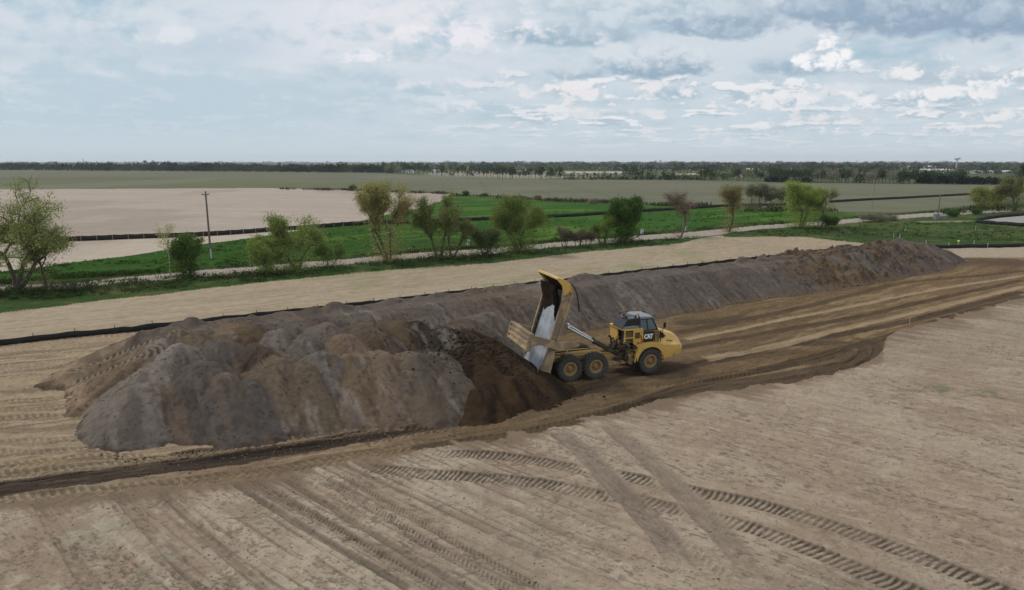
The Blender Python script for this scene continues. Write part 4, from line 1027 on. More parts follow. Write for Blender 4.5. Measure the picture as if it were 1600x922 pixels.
for k, (px, py, tp, w_, c_) in enumerate([(1536,327,291,34,YG),(1556,326,290,36,YG),(1584,330,273,60,OG),(1618,332,268,60,YG)]):
    tree('field_tree', ['yellowish tree at the far left of the right hand clump', 'second yellowish tree in the right hand clump', 'tall dark limbed olive tree of the right hand clump', 'tall yellowish tree cut by the right edge of the frame'][k], 'tree', px, py, tp, w_, 150+k, 'tree clump at the right edge', 2, (0, 0), .55, .8, 4, 12, .6, .2, c_, .15, .26, dense=60, rad=.024, base_brush=14)
tree('conifer', 'pair of dark evergreen crowns above the right hand clump', 'tree', 1592, 289, 256, 22, 155, None, 1, (0, 0), .4, 1, 3, 14, .9, .4, ((.012,.024,.010),(.030,.048,.018)), 0, .3, dense=80)
tree('round_shrub', 'low dark bush just right of the utility pole cabinets', 'shrub', 1488, 339, 328, 16, 160, None, 3, (0, 0), .5, .5, 3, 10, .4, .16, DG, 0, .2, dense=50)
tree('round_shrub', 'low dark bush in the weedy hedge left of the right hand clump', 'shrub', 1526, 335, 325, 15, 161, None, 3, (0, 0), .5, .5, 3, 10, .4, .16, DG, 0, .2, dense=50)
for k, (px, py, tp, w_, lb) in enumerate([(551,298,289,14,'larger dark bush on the far edge of the bare field'),(595,299,291,7,'small dark bush right of the larger one on the far edge of the bare field'),(728,306,299,8,'tiny dark bush on the far edge of the green field'),(757,307,303,8,'low dark bush right of the tiny one on the far green field edge'),(840,312,306,14,'grey brown bush on the far edge of the green field left of the dark tree'),(925,318,312,16,'grey brown bush on the far field edge above the shrubs')]):
    tree('field_bush', lb, 'shrub', px, py, tp, w_, 165+k, 'bushes on the far field edges', 2, (0, 0), .6, .5, 2, 12, .7, .3, DG if k < 4 else BR, .1, .25, dense=16)

# rough vegetation: weeds, brush and grass nobody could count
def scatter_tufts(name, bands, n, seed, hgt, wid, cols, jitter=1.0):
    rng = np.random.default_rng(seed); V_ = []; C_ = []
    pxs = rng.uniform(-60, 1640, n)
    for px in pxs:
        b = bands[rng.integers(len(bands))]
        if not (b[0][0] <= px <= b[-1][0]): continue
        py0 = np.interp(px, [q[0] for q in b], [q[1] for q in b]); py = py0+rng.uniform(-1, 1)*np.interp(px, [q[0] for q in b], [q[2] for q in b])
        x, y = P(px, py); pr_ = fbm(np.array([x/6]), np.array([y/6]), 3, seed)[0]
        if rng.random() > sst(pr_, .38, .60)+.12: continue
        z = gz(x, y); hh = hgt*rng.uniform(.4, 1.3)*(.5+pr_)
        cc = np.array(cols[rng.integers(len(cols))])*rng.uniform(.8, 1.5)
        for k in range(7):
            a = rng.uniform(0, 6.28); bx, by = x+rng.normal(0, .25)*jitter, y+rng.normal(0, .25)*jitter; w = wid*rng.uniform(.5, 1.3)
            tx_, ty_ = bx+rng.normal(0, .22), by+rng.normal(0, .22); ca, sa = math.cos(a)*w, math.sin(a)*w; h1 = hh*rng.uniform(.5, 1)
            V_ += [(bx-ca, by-sa, z), (bx+ca, by+sa, z), (tx_+ca*.7, ty_+sa*.7, z+h1*.8), (tx_-ca*.2, ty_-sa*.2, z+h1)]
            C_ += [cc*.8, cc*.8, cc*1.1, cc*1.1]
    V_ = np.array(V_); me = np_mesh(name, V_, np.arange(len(V_)).reshape(-1, 4), M_LEAF, np.array(C_))
    return tag(add(name, me), kind='stuff')
GR = [(.025,.050,.012),(.038,.066,.016),(.052,.076,.020),(.070,.070,.034)]
scatter_tufts('grass_tufts', [[(-60,466,14),(400,434,8),(700,407,6),(1090,373,3)], [(1130,368,3),(1250,364,7),(1600,360,18)], [(-60,446,2),(400,415,2),(700,390,2),(1000,367,1.5),(1300,343,1.5),(1460,331,1.5)]], 9000, 1, .42, .05, GR)
scatter_tufts('green_field_tufts', [[(-60,425,10),(200,418,14),(440,388,20),(600,368,24),(1000,345,20),(1225,340,8)]], 3200, 2, .30, .08, [(.022,.055,.009),(.030,.068,.011),(.055,.090,.018)])
scatter_tufts('roadside_brush', [[(120,456,3),(300,439,3),(530,419,3),(655,409,3)], [(655,409,3),(780,400,3),(1010,379,2)], [(1455,341,3),(1540,333,5),(1640,332,5)], [(-60,458,3),(150,452,3)]], 2600, 3, .70, .03, [(.075,.080,.038),(.10,.085,.058),(.060,.090,.028),(.13,.11,.075),(.045,.065,.024)], 1.6)
scatter_tufts('hedge_weeds', [[(1165,329,2),(1235,329,2)], [(1470,334,3),(1545,328,3),(1640,327,4)]], 5200, 4, 1.5, .10, [(.035,.050,.018),(.060,.075,.026),(.030,.040,.016)], 2.5)
scatter_tufts('field_edge_weeds', [[(440,295.5,.8),(560,298,1),(700,303,1)], [(706,305,1),(860,313,1.5),(1040,321,1.5),(1160,324,1.5),(1310,331,1)]], 3800, 5, 1.2, .18, [(.045,.050,.028),(.065,.066,.036),(.085,.075,.052)], 4)

# ------------------------------------------------------------------ the far tree line: single trees in front, woods behind
def far_proto(kind, seed, cols):
    rng = np.random.default_rng(seed)
    n = 34 if kind != 'cone' else 30
    u_ = rng.normal(0, 1, (n, 3)); u_ /= np.linalg.norm(u_, axis=1)[:, None]; r_ = rng.random(n)**.5
    if kind == 'cone':
        z = rng.random(n)**1.3; rr = (1-z)*.26+.02; a = rng.uniform(0, 6.28, n); cen = np.stack([rr*np.cos(a), rr*np.sin(a), .06+z*.9], 1); sg = .035
    elif kind == 'pine':
        cen = np.stack([u_[:, 0]*r_*.30, u_[:, 1]*r_*.30, .62+u_[:, 2]*r_*.30], 1); sg = .06
    else:
        cen = np.stack([u_[:, 0]*r_*.36, u_[:, 1]*r_*.36, .56+u_[:, 2]*r_*.40], 1); sg = .07
    V_, F_, C_ = leaf_cloud(rng, cen, 11, sg, .042, cols, flat=1)
    V_[:, 2] = np.clip(V_[:, 2], .01, 1)
    v, f = wood_mesh([(Vector((0, 0, 0)), Vector((.01, 0, .45)), .025, .017), (Vector((.01, 0, .45)), Vector((-.06, .03, .8)), .014, .006), (Vector((.01, 0, .4)), Vector((.14, -.03, .68)), .012, .005)], 4)
    return np_mesh('crown', V_, F_, M_LEAF, C_), np_mesh('trunk', v, f, M_BARK)
KINDS = {
 'dark_evergreen': [far_proto('pine', 1, ((.012,.024,.012),(.030,.046,.020))), far_proto('pine', 2, ((.014,.028,.013),(.034,.052,.022)))],
 'spruce': [far_proto('cone', 3, ((.010,.022,.011),(.026,.042,.018)))],
 'green_tree': [far_proto('round', 4, ((.040,.062,.022),(.085,.110,.036))), far_proto('round', 5, ((.050,.070,.024),(.105,.125,.042)))],
 'grey_tree': [far_proto('round', 6, ((.075,.072,.050),(.125,.115,.080))), far_proto('round', 7, ((.085,.080,.055),(.140,.130,.085)))],
}
LB = {'dark_evergreen': 'dark evergreen in the far tree row', 'spruce': 'dark pointed spruce in the far tree row', 'green_tree': 'mid green leafy tree in the far tree row', 'grey_tree': 'grey half bare tree in the far tree row'}
def far_tree(kind, px, py, hpx, wk=1.0, where='', group=None, pre=''):
    x, y = P(px, py); hh = hpx/F*math.hypot(y, H)
    pr = KINDS[kind][rngF.integers(len(KINDS[kind]))]
    e = empty(kind, (x, y, 0), rngF.uniform(0, 6.28), pre+LB[kind]+where, 'tree', group)
    e.scale = (hh*wk, hh*wk, hh)
    add('crown', pr[0], e); add('trunk', pr[1], e)
rngF = np.random.default_rng(77)
def base_y(px): return float(xint(px, B8))
px = 600.0
while px < 1505:
    q = fbm(np.array([px/38.0]), np.array([1.0]), 3, 401)[0]; r_ = rngF.random()
    right = px > 1085
    if 850 < px < 985 : kind = rngF.choice(['green_tree', 'grey_tree', 'dark_evergreen'], p=[.5, .3, .2]); hp = rngF.uniform(8, 13)
    elif 1010 < px < 1090: kind = rngF.choice(['spruce', 'green_tree', 'dark_evergreen'], p=[.25, .5, .25]); hp = rngF.uniform(7, 15)
    elif 1270 < px < 1335 or 1355 < px < 1400: kind = rngF.choice(['grey_tree', 'dark_evergreen'], p=[.85, .15]); hp = rngF.uniform(19, 25)
    elif q > .52: kind = 'dark_evergreen'; hp = rngF.uniform(15, 21)+right*3
    else: kind = rngF.choice(['green_tree', 'grey_tree', 'dark_evergreen', 'spruce'], p=[.34, .34, .24, .08]); hp = rngF.uniform(11, 18)+right*3
    seg_ = 'left of centre' if px < 760 else 'near the centre' if px < 1000 else 'right of centre' if px < 1250 else 'near the water tower'
    wk_ = rngF.uniform(.8, 1.15)
    for lim, txt in ((641, 'left of the farmhouse'), (681, 'right of the farmhouse'), (744, 'left of the small shed'), (800, 'right of the small shed'), (855, 'left of the pale strip'), (925, 'on the pale strip'), (1000, 'right of the pale strip'), (1060, 'above the bare tree'), (1110, 'left of the tan shed'), (1165, 'beside the tan shed'), (1235, 'behind the low hedge'), (1275, 'left of the grey groves'), (1345, 'in the first grove'), (1406, 'left of the pale pole'), (1440, 'right of the pale pole'), (1600, 'by the water tower')):
        if px < lim: seg_ = txt; break
    sz_ = ('tall ' if hp > 17+right*3 else 'low ' if hp < 13+right*3 else '')+('broad ' if wk_ > 1.05 else 'narrow ' if wk_ < .88 else '')
    far_tree(kind, px, base_y(px)+rngF.uniform(-1.2, .2), hp, wk_, ' '+seg_, 'far row trees %s' % seg_, sz_)
    px += rngF.uniform(3.5, 8)*(1.0 if px < 1100 else .95)
for px, hp in [(1015,20),(1038,21),(1050,19),(1343,22),(1411,22),(1461,13)]:
    x_ = {1015: ', left of the bare brown tree top', 1038: ', in the tan gap', 1050: ', right of the tan gap', 1343: ', between two grey groves', 1411: ', beside the pale pole', 1461: ', small one left of the water tower'}[px]
    far_tree('spruce', px, base_y(px), hp, 1.2, x_)
for px, hp, w in [(1102,24,1.1),(1112,20,1.1),(978,20,1),(1268,25,1.0),(1428,24,1),(1500,25,1.2),(690,19,1.2),(780,22,1.1),(800,20,1),(845,22,1),(860,20,1.3),(875,21,1.2)]:
    far_tree('dark_evergreen', px, base_y(px), hp, w, {1102: ', big dark clump left of the tan shed', 1112: ', nearest the tan shed', 978: ', above the dark leafy tree', 1268: ', left of the grey grove', 1428: ', right of the pale pole', 1500: ', just right of the water tower', 690: ', between the white houses', 780: ', first of the taller ones at centre', 800: ', second of the taller ones at centre', 845: ', left one of the three tallest at centre', 860: ', middle one of the three tallest at centre', 875: ', right one of the three tallest at centre'}[px])
# dark clipped hedge at right
def wood_band(name, rows, seed, cols, size, label=None, cat=None, kind='stuff', per=9):
    "rows: list of (px0, px1, py, hpx, n)"
    rng = np.random.default_rng(seed); cen = []; sg = []; toned = []
    for (a, b, py0, py1, hpx, n, jy) in rows:
        for i in range(n):
            px = rng.uniform(a, b); py = np.interp(px, [a, b], [py0, py1])-abs(rng.normal(0, jy)); x, y = P(px, py)
            hh = hpx/F*y*(.45+1.05*fbm(np.array([px/9.0]), np.array([py*.3]), 3, seed)[0])*rng.uniform(.75, 1.18)
            for q in range(5):
                cen.append((x+rng.normal(0, hh*.28), y+rng.normal(0, hh*.28), hh*rng.uniform(.15, .95))); sg.append(hh)
    cen = np.array(cen); sg = np.array(sg); n = len(cen)*per
    c_ = np.repeat(cen, per, 0)+rng.normal(0, 1, (n, 3))*np.repeat(sg, per)[:, None]*.075
    s = (np.repeat(sg, per)*size)[:, None]*rng.uniform(.6, 1.3, n)[:, None]
    a = rng.normal(0, 1, (n, 3)); a /= np.linalg.norm(a, axis=1)[:, None]; b = np.cross(a, rng.normal(0, 1, (n, 3))); b /= np.linalg.norm(b, axis=1)[:, None]
    V_ = np.stack([c_-a*s, c_+b*s*.7, c_+a*s, c_-b*s*.7], 1).reshape(-1, 3); V_[:, 2] = np.maximum(V_[:, 2], 0)
    grp = fbm(cen[:, 0]/(30+cen[:, 1]/60), cen[:, 1]/200, 2, seed+3); t = np.repeat(sst(grp, .38, .62), per)
    C_ = np.array(cols[0])+(np.array(cols[1])-np.array(cols[0]))*np.clip(t+rng.normal(0, .15, n), 0, 1)[:, None]
    o = add(name, np_mesh(name, V_, np.arange(n*4).reshape(n, 4), M_LEAF, np.repeat(C_, 4, 0)))
    return tag(o, label, cat, kind=kind)
wood_band('clipped_hedge', [(1195,1265,285,286,8,150,.2)], 500, ((.012,.020,.012),(.022,.034,.018)), .09, 'low dark evergreen hedge in front of the far row left of the grey grove', 'hedge', None)
wood_band('clipped_hedge', [(1432,1560,287,289,11,260,.2)], 501, ((.012,.020,.012),(.022,.034,.018)), .09, 'long low dark evergreen hedge below the water tower', 'hedge', None)
wood_band('hedge_row', [(880,1100,281,282,5,200,.3)], 502, ((.020,.030,.014),(.042,.056,.024)), .10, 'low uneven hedge along the far field edge at centre', 'hedge', None)
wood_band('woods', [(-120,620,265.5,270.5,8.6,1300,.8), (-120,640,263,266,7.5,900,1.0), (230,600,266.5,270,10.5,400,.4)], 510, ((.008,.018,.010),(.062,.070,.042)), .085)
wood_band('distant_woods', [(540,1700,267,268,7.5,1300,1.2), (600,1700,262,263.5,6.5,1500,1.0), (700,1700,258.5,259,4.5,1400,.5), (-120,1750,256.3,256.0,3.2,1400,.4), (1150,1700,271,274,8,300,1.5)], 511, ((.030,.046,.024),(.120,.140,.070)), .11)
# far buildings
M_WALLS = [mat('white_siding', (.68,.68,.66), .7, var=.06), mat('tan_siding', (.42,.36,.27), .8, var=.08), mat('pale_siding', (.52,.50,.47), .8, var=.08)]
M_ROOF = mat('roof_grey', (.24,.23,.23), .8, var=.2); M_ROOF2 = mat('roof_pale', (.55,.54,.53), .7, var=.1); M_DARK = mat('dark_opening', (.03,.03,.035), .4)
for (px, py, wpx, hpx, mi, rm, lb) in [(641,270.5,11,5.5,0,M_ROOF2,'white farmhouse with pale roof left in the far tree line'),(681,272,14,7,0,M_ROOF2,'larger white farm building in the far tree line left of centre'),(744,273.5,6,6,0,M_ROOF,'small white shed in the far tree line near the dark evergreens'),(830,273,10,5,2,M_ROOF2,'pale shed at centre behind the far row'),(1130,277,42,8,1,M_ROOF,'long tan shed right of the big dark clump in the far tree line'),(1330,279,60,9,1,M_ROOF,'tan barn glimpsed behind the grey groves'),(1462,271,44,7,2,M_ROOF2,'long pale warehouse left of the water tower'),(1550,271,56,4.5,2,M_ROOF2,'low pale warehouse right of the water tower'),(1175,268,18,5,0,M_ROOF2,'white building behind the far row right of the tan shed'),(1455,265,24,6,0,M_ROOF2,'white gabled hall behind the long pale warehouse')]:
    x, y = P(px, py); d_ = math.hypot(y, H); w_ = wpx/F*d_; h_ = hpx/F*d_; dp = max(w_*.35, 8)
    e = empty('farm_building', (x, y, 0), R(random.uniform(-8, 8)), lb, 'building')
    bm = bmesh.new(); box(bm, (0, 0, h_*.33), (w_, dp, h_*.66)); bm_obj('wall', bm, M_WALLS[mi], e)
    bm = bmesh.new(); prism(bm, [(-dp*.54, h_*.66), (dp*.54, h_*.66), (0, h_)], -w_*.52, w_*.52)
    bmesh.ops.rotate(bm, verts=bm.verts[:], cent=(0, 0, 0), matrix=Matrix.Rotation(math.pi/2, 3, 'Z')); bm_obj('roof', bm, rm, e)
    for k in (-.3, .05, .32):
        bm = bmesh.new(); box(bm, (k*w_, -dp/2-.03, h_*.28), (w_*.10, .12, h_*.3)); bm_obj('window' if k > 0 else 'door', bm, M_DARK, e)
# tan field strips between the far trees
for (a, b, y0, y1, c_) in [(850,1000,268.5,270.8,(.40,.35,.30)),(1055,1095,271,274.6,(.42,.34,.24)),(1005,1100,264.5,266.5,(.30,.22,.19)),(1120,1160,273.5,277,(.34,.27,.18)),(1500,1640,267.5,269.5,(.42,.39,.36))]:
    bm = bmesh.new(); bm.faces.new([bm.verts.new((*P(*q), .35)) for q in ((a, y1), (b, y1), (b, y0), (a, y0))]); bmesh.ops.recalc_face_normals(bm, faces=bm.faces[:])
    if bm.faces[:][0].normal.z < 0: bmesh.ops.reverse_faces(bm, faces=bm.faces[:])
    tag(bm_obj('field_strip', bm, mat('field_strip', c_, 1, var=.2, vs=.02)), kind='structure')
# water tower
x, y = P(1494, 264); d_ = math.hypot(y, H); pxm = d_/F; MT = mat('water_tower_paint', (.50,.53,.56), .5, var=.05)
e = empty('water_tower', (x, y, 0), 0, 'pale grey water tower with rounded tank on the horizon at right', 'water tower')
ht = top_z(x, y, 244.5)
bm = bmesh.new(); rr = 4.3*pxm
for k in range(8):
    z0 = ht-4.8*pxm+k*.6*pxm; prof = [.45, .85, 1, 1, .97, .82, .55, .12, .02]
    tube(bm, (0, 0, z0), (0, 0, z0+.6*pxm), rr*prof[k], rr*prof[k+1], 20, k in (0, 7))
bm_obj('tank', bm, MT, e, True)
bm = bmesh.new(); tube(bm, (0, 0, 0), (0, 0, ht-4.6*pxm), 1.3*pxm, .9*pxm, 14); bm_obj('column', bm, MT, e, True)
bm = bmesh.new(); tube(bm, (0, 0, ht-3.4*pxm), (0, 0, ht-3.1*pxm), rr*1.08, rr*1.08, 20); bm_obj('catwalk', bm, MT, e)
# ------------------------------------------------------------------ the articulated dump truck
YD = (.19,.145,.095)
M_YEL = mat('yellow_paint', (.62,.385,.095), .42, var=.12, vs=2.0, dirt=(.30,.21,.11), dirt_amt=.24, dirt_scale=1.1, spec=.4)
M_YELD = mat('dusty_yellow_paint', (.40,.26,.095), .7, var=.2, vs=1.6, dirt=YD, dirt_amt=.42, dirt_scale=.8, bump=.004, bs=5)
M_BODY = mat('worn_body_paint', (.42,.30,.165), .7, var=.3, vs=1.3, dirt=(.22,.165,.12), dirt_amt=.55, dirt_scale=.7, bump=.006, bs=4)
M_TIRE = mat('dusty_rubber', (.060,.056,.050), .95, var=.3, vs=3.0, dirt=(.10,.085,.066), dirt_amt=.22, dirt_scale=1.6)
M_RIM = mat('rim_yellow', (.31,.195,.085), .6, var=.2, dirt=YD, dirt_amt=.3, dirt_scale=2.0)
M_BLK = mat('black_paint', (.012,.013,.015), .35, var=.2, spec=.5)
M_DRK = mat('grimy_steel', (.045,.038,.032), .75, var=.5, vs=4.0, dirt=(.16,.12,.075), dirt_amt=.25, dirt_scale=2)
M_STL = mat('polished_floor_steel', (.40,.42,.45), .5, .3, var=.35, vs=1.8, dirt=(.24,.24,.25), dirt_amt=.34, dirt_scale=.9)
M_CHR = mat('chromed_rod', (.55,.54,.52), .25, .85, var=.08)
M_GRY = mat('grey_cab_roof', (.21,.22,.235), .45, var=.12, vs=3.0)
M_WHT = mat('white_letter', (.80,.80,.78), .5, var=.02)
M_TRI = mat('yellow_triangle', (.75,.46,.05), .5, var=.02)
M_GLS = bpy.data.materials.new('cab_glass'); M_GLS.use_nodes = True
g_ = M_GLS.node_tree.nodes['Principled BSDF']; g_.inputs['Base Color'].default_value = (.075,.125,.125,1); g_.inputs['Roughness'].default_value = .06; g_.inputs['Specular IOR Level'].default_value = .8; g_.inputs['Alpha'].default_value = .72
M_RED = mat('red_decal', (.24,.05,.035), .6); M_SOIL = mat('stuck_soil', (.042,.029,.020), 1.0, var=.4, vs=3, bump=.05, bs=4, spec=.05)
M_LMP = mat('lamp_glass', (.6,.6,.55), .2, var=.02)
XF = 6.26; XM = 1.96; TR = .925; HEAD = R(18.5)
tx, ty = P(891.5, 598); 
truck = empty('dump_truck', (0, 0, 0), HEAD, 'yellow articulated dump truck with its body raised, tipping soil onto the heap', 'dump truck')
# near rear tyre outer face touches the ground at tx, ty  (local y = -1.62)
truck.location = (tx+math.sin(HEAD)*-1.62*1.0+0*1.0, ty+math.cos(HEAD)*1.62, .02)
def part(name, bm, m, parent=truck, smooth=False): return bm_obj(name, bm, m, parent, smooth)

# wheels
def tyre_mesh():
    bm = bmesh.new(); w = .36; prof = [(.50,-.27),(.60,-.345),(.74,-.37),(.845,-.355),(.885,-.31),(.895,-.15),(.897,0),(.895,.15),(.885,.31),(.845,.355),(.74,.37),(.60,.345),(.50,.27)]
    n = 48; rings = []
    for r_, yy in prof: rings.append([bm.verts.new((r_*math.cos(2*math.pi*i/n), yy, r_*math.sin(2*math.pi*i/n))) for i in range(n)])
    for a, b in zip(rings, rings[1:]):
        for i in range(n): bm.faces.new((a[i], a[(i+1) % n], b[(i+1) % n], b[i]))
    for i in range(n): bm.faces.new((rings[-1][i], rings[-1][(i+1) % n], rings[0][(i+1) % n], rings[0][i]))
    bmesh.ops.recalc_face_normals(bm, faces=bm.faces[:])
    NL = 21
    for k in range(NL*2):
        side = -1 if k % 2 else 1; a = math.pi*k/NL
        # lug running from the shoulder to the centre, slanted
        for (y0, y1, da, rr_) in ((.37, .20, 0, .895), (.20, .02, .05, .905)):
            M = Matrix.Rotation(-(a+da), 4, 'Y') @ Matrix.Translation((rr_+.012, side*(y0+y1)/2, 0)) @ Matrix.Rotation(side*.22, 4, 'X')
            r_ = bmesh.ops.create_cube(bm, size=1, matrix=M @ Matrix.Diagonal((.075, abs(y0-y1)+.03, .085, 1)))
        M = Matrix.Rotation(-a, 4, 'Y') @ Matrix.Translation((.868, side*.368, 0)) @ Matrix.Rotation(side*.5, 4, 'Z')
        bmesh.ops.create_cube(bm, size=1, matrix=M @ Matrix.Diagonal((.095, .03, .075, 1)))
    me = bpy.data.meshes.new('tyre'); bm.to_mesh(me); bm.free(); me.materials.append(M_TIRE); return me
def rim_mesh():
    bm = bmesh.new(); n = 32
    prof = [(.0,-.33),(.10,-.33),(.115,-.30),(.13,-.22),(.16,-.19),(.17,-.16),(.29,-.10),(.33,-.10),(.36,-.24),(.40,-.29),(.46,-.30),(.505,-.285),(.515,-.24),(.515,.25)]
    rings = []
    for r_, yy in prof[1:]: rings.append([bm.verts.new((r_*math.cos(2*math.pi*i/n), yy, r_*math.sin(2*math.pi*i/n))) for i in range(n)])
    for a, b in zip(rings, rings[1:]):
        for i in range(n): bm.faces.new((a[i], a[(i+1) % n], b[(i+1) % n], b[i]))
    bm.faces.new(rings[0]); bmesh.ops.recalc_face_normals(bm, faces=bm.faces[:])
    me = bpy.data.meshes.new('rim'); bm.to_mesh(me); bm.free(); me.materials.append(M_RIM)
    me.polygons.foreach_set('use_smooth', np.ones(len(me.polygons), bool)); me.set_sharp_from_angle(angle=R(40)); return me
def bolts_mesh():
    bm = bmesh.new()
    for i in range(12):
        a = 2*math.pi*i/12; c0 = Vector((.235*math.cos(a), -.12, .235*math.sin(a))); tube(bm, c0, c0+Vector((0, -.05, 0)), .02, .02, 6)
    me = bpy.data.meshes.new('bolts'); bm.to_mesh(me); bm.free(); me.materials.append(M_DRK); return me
TY, RM, BO = tyre_mesh(), rim_mesh(), bolts_mesh()
for wx in (0, XM, XF):
    for sy in (-1, 1):
        w = bpy.data.objects.new('wheel', None); COL.objects.link(w); w.parent = truck
        w.location = (wx, sy*1.27, TR); w.rotation_euler = (0, random.uniform(0, 6), 0 if sy < 0 else math.pi)
        if sy > 0: w.rotation_euler = (0, random.uniform(0, 6), 0); w.scale = (1, -1, 1)
        add('tyre', TY, w); add('rim', RM, w); add('bolts', BO, w)
        # the wheel spins about Y first
        w.rotation_mode = 'XYZ'
# axles
bm = bmesh.new()
for wx in (0, XM, XF):
    tube(bm, (wx, -1.0, TR), (wx, 1.0, TR), .16, .16, 10); bmesh.ops.create_uvsphere(bm, u_segments=12, v_segments=8, radius=.34, matrix=Matrix.Translation((wx, 0, TR)))
part('axle', bm, M_DRK, smooth=True)
# rear frame
bm = bmesh.new()
for sy in (-1, 1):
    prism(bm, [(-1.15,1.22),(-1.15,1.52),(2.6,1.55),(3.5,1.50),(4.3,1.25),(4.3,.85),(3.5,.95),(2.9,1.18)], sy*.36, sy*.56, .015)
box(bm, (-1.1, 0, 1.36), (.28, 1.15, .28)); box(bm, (1.0, 0, 1.38), (.3, .9, .22)); box(bm, (2.9, 0, 1.35), (.35, .9, .3)); box(bm, (4.25, 0, 1.1), (.35, 1.1, .62), bev=.03)
part('rear_frame', bm, M_YELD)
bm = bmesh.new()
for sy in (-1, 1):
    prism(bm, [(-.15,.80),(.9,1.05),(2.1,.80),(2.2,1.0),(1.25,1.32),(.75,1.32),(-.25,1.0)], sy*.62, sy*.78, .02)
part('walking_beam', bm, M_DRK)

bm = bmesh.new()
for sy in (-1, 1): polytube(bm, [(-1.0, sy*.66, 1.62), (1.4, sy*.68, 1.64), (3.0, sy*.62, 1.60), (4.3, sy*.4, 1.45)], .045); 
for k in range(6): polytube(bm, [(.2, -.3+k*.12, 1.58), (2.2, -.34+k*.13, 1.62), (3.4, -.2+k*.08, 1.66), (4.5, -.3+k*.12, 1.5+.1*(k % 2))], .028)
part('hydraulic_line', bm, M_YELD)
# hitch
bm = bmesh.new(); tube(bm, (4.5, 0, .75), (4.5, 0, 1.75), .26, .26, 16); box(bm, (4.8, 0, 1.0), (.7, .85, .3), bev=.03); box(bm, (4.8, 0, 1.6), (.7, .7, .2), bev=.03); tube(bm, (4.2, 0, 1.12), (4.5, 0, 1.12), .38, .34, 16)
part('hitch', bm, M_YELD, smooth=True)
bm = bmesh.new(); tube(bm, (3.7, -.78, 1.1), (5.1, -.72, 1.1), .09, .09); tube(bm, (3.7, .78, 1.1), (5.1, .72, 1.1), .09, .09)
part('steering_cylinder', bm, M_DRK, smooth=True)
# front frame and engine bay behind the cab
bm = bmesh.new()
for sy in (-1, 1): prism(bm, [(4.9,.85),(4.9,1.5),(6.3,1.6),(8.9,1.5),(8.9,1.0),(7.6,.9),(6.0,.85)], sy*.42, sy*.58, .02)
box(bm, (5.1, 0, 1.15), (.25, 1.0, .6)); part('front_frame', bm, M_DRK)
rq_ = random.Random(4)
bm = bmesh.new(); box(bm, (5.05, 0, 1.9), (1.0, .9, .8), bev=.08); tube(bm, (4.55, 0, 1.85), (5.5, 0, 1.85), .36, .42, 14); box(bm, (5.4, -.5, 1.45), (.5, .5, .5), bev=.04)
part('transmission', bm, M_YELD)
bm = bmesh.new()
for k in range(44):
    p = Vector((rq_.uniform(4.0, 4.7), rq_.uniform(-.9, .6), rq_.uniform(1.2, 1.9))); q = Vector((rq_.uniform(4.9, 5.9), rq_.uniform(-1.15, .3), rq_.uniform(1.2, 2.7)))
    m_ = (p+q)/2+Vector((rq_.uniform(-.2, .2), rq_.uniform(-.25, .1), rq_.uniform(.1, .55)))
    pts_ = [(p*(1-t)*(1-t)+m_*2*t*(1-t)+q*t*t) for t in np.linspace(0, 1, 7)]; polytube(bm, pts_, rq_.choice([.025, .032, .04]), 6)
part('hydraulic_hose', bm, M_DRK)
bm = bmesh.new()      # big looped hoses at the rear of the tractor
for r_, x0, yy in ((.46, 4.25, -.35), (.38, 4.35, -.2), (.50, 4.2, .15), (.34, 4.4, -.55), (.54, 4.15, -.05)):
    pts_ = [Vector((x0+.35*r_*math.cos(a)*.8, yy, 2.05+r_*math.sin(a)*1.15)) for a in np.linspace(-2.6, 2.2, 12)]; polytube(bm, pts_, .038, 7)
part('looped_hose', bm, M_BLK)
bm = bmesh.new(); tube(bm, (5.15, -.72, 2.40), (5.15, -.72, 2.66), .20, .20, 14); tube(bm, (5.15, -.72, 2.66), (5.15, -.72, 2.74), .20, .12, 14); part('filter_housing', bm, M_YEL, smooth=True)
bm = bmesh.new()
for k in range(9): box(bm, (4.75+rq_.uniform(0, 1.1), rq_.uniform(-1.1, -.4), rq_.uniform(1.1, 2.4)), (rq_.uniform(.15, .35), rq_.uniform(.12, .3), rq_.uniform(.12, .32)), bev=.02)
part('valve_block', bm, M_DRK)
# yellow cooler frame with dark openings behind the cab
bm = bmesh.new()
for (x0, x1, z0, z1) in [(4.75,6.25,3.17,3.30),(4.75,4.86,2.25,3.2),(5.48,5.60,2.20,3.2),(6.02,6.28,2.1,3.2),(5.55,6.05,2.10,2.55),(4.82,5.5,2.60,2.68),(5.55,6.05,3.0,3.2)]:
    box(bm, ((x0+x1)/2, -1.08, (z0+z1)/2), (x1-x0, .08, z1-z0), bev=.012)
box(bm, (5.4, 0, 3.24), (1.5, 2.1, .1), bev=.02); box(bm, (4.80, .5, 2.7), (.1, 1.1, 1.0), bev=.02); box(bm, (5.4, 1.08, 2.7), (1.3, .08, .95))
part('cooler_frame', bm, M_YEL)
bm = bmesh.new(); box(bm, (5.5, -.1, 2.72), (1.1, 1.8, .95)); part('radiator', bm, M_BLK)
bm = bmesh.new()
for k in range(9): box(bm, (5.17, -1.03, 2.30+k*.09), (.6, .02, .03)); 
for k in range(5): box(bm, (5.82, -1.05, 2.62+k*.08), (.35, .02, .03))
part('grille', bm, M_YELD)
bm = bmesh.new(); box(bm, (5.83, -1.125, 2.80), (.13, .012, .18)); part('warning_plate', bm, M_RED)
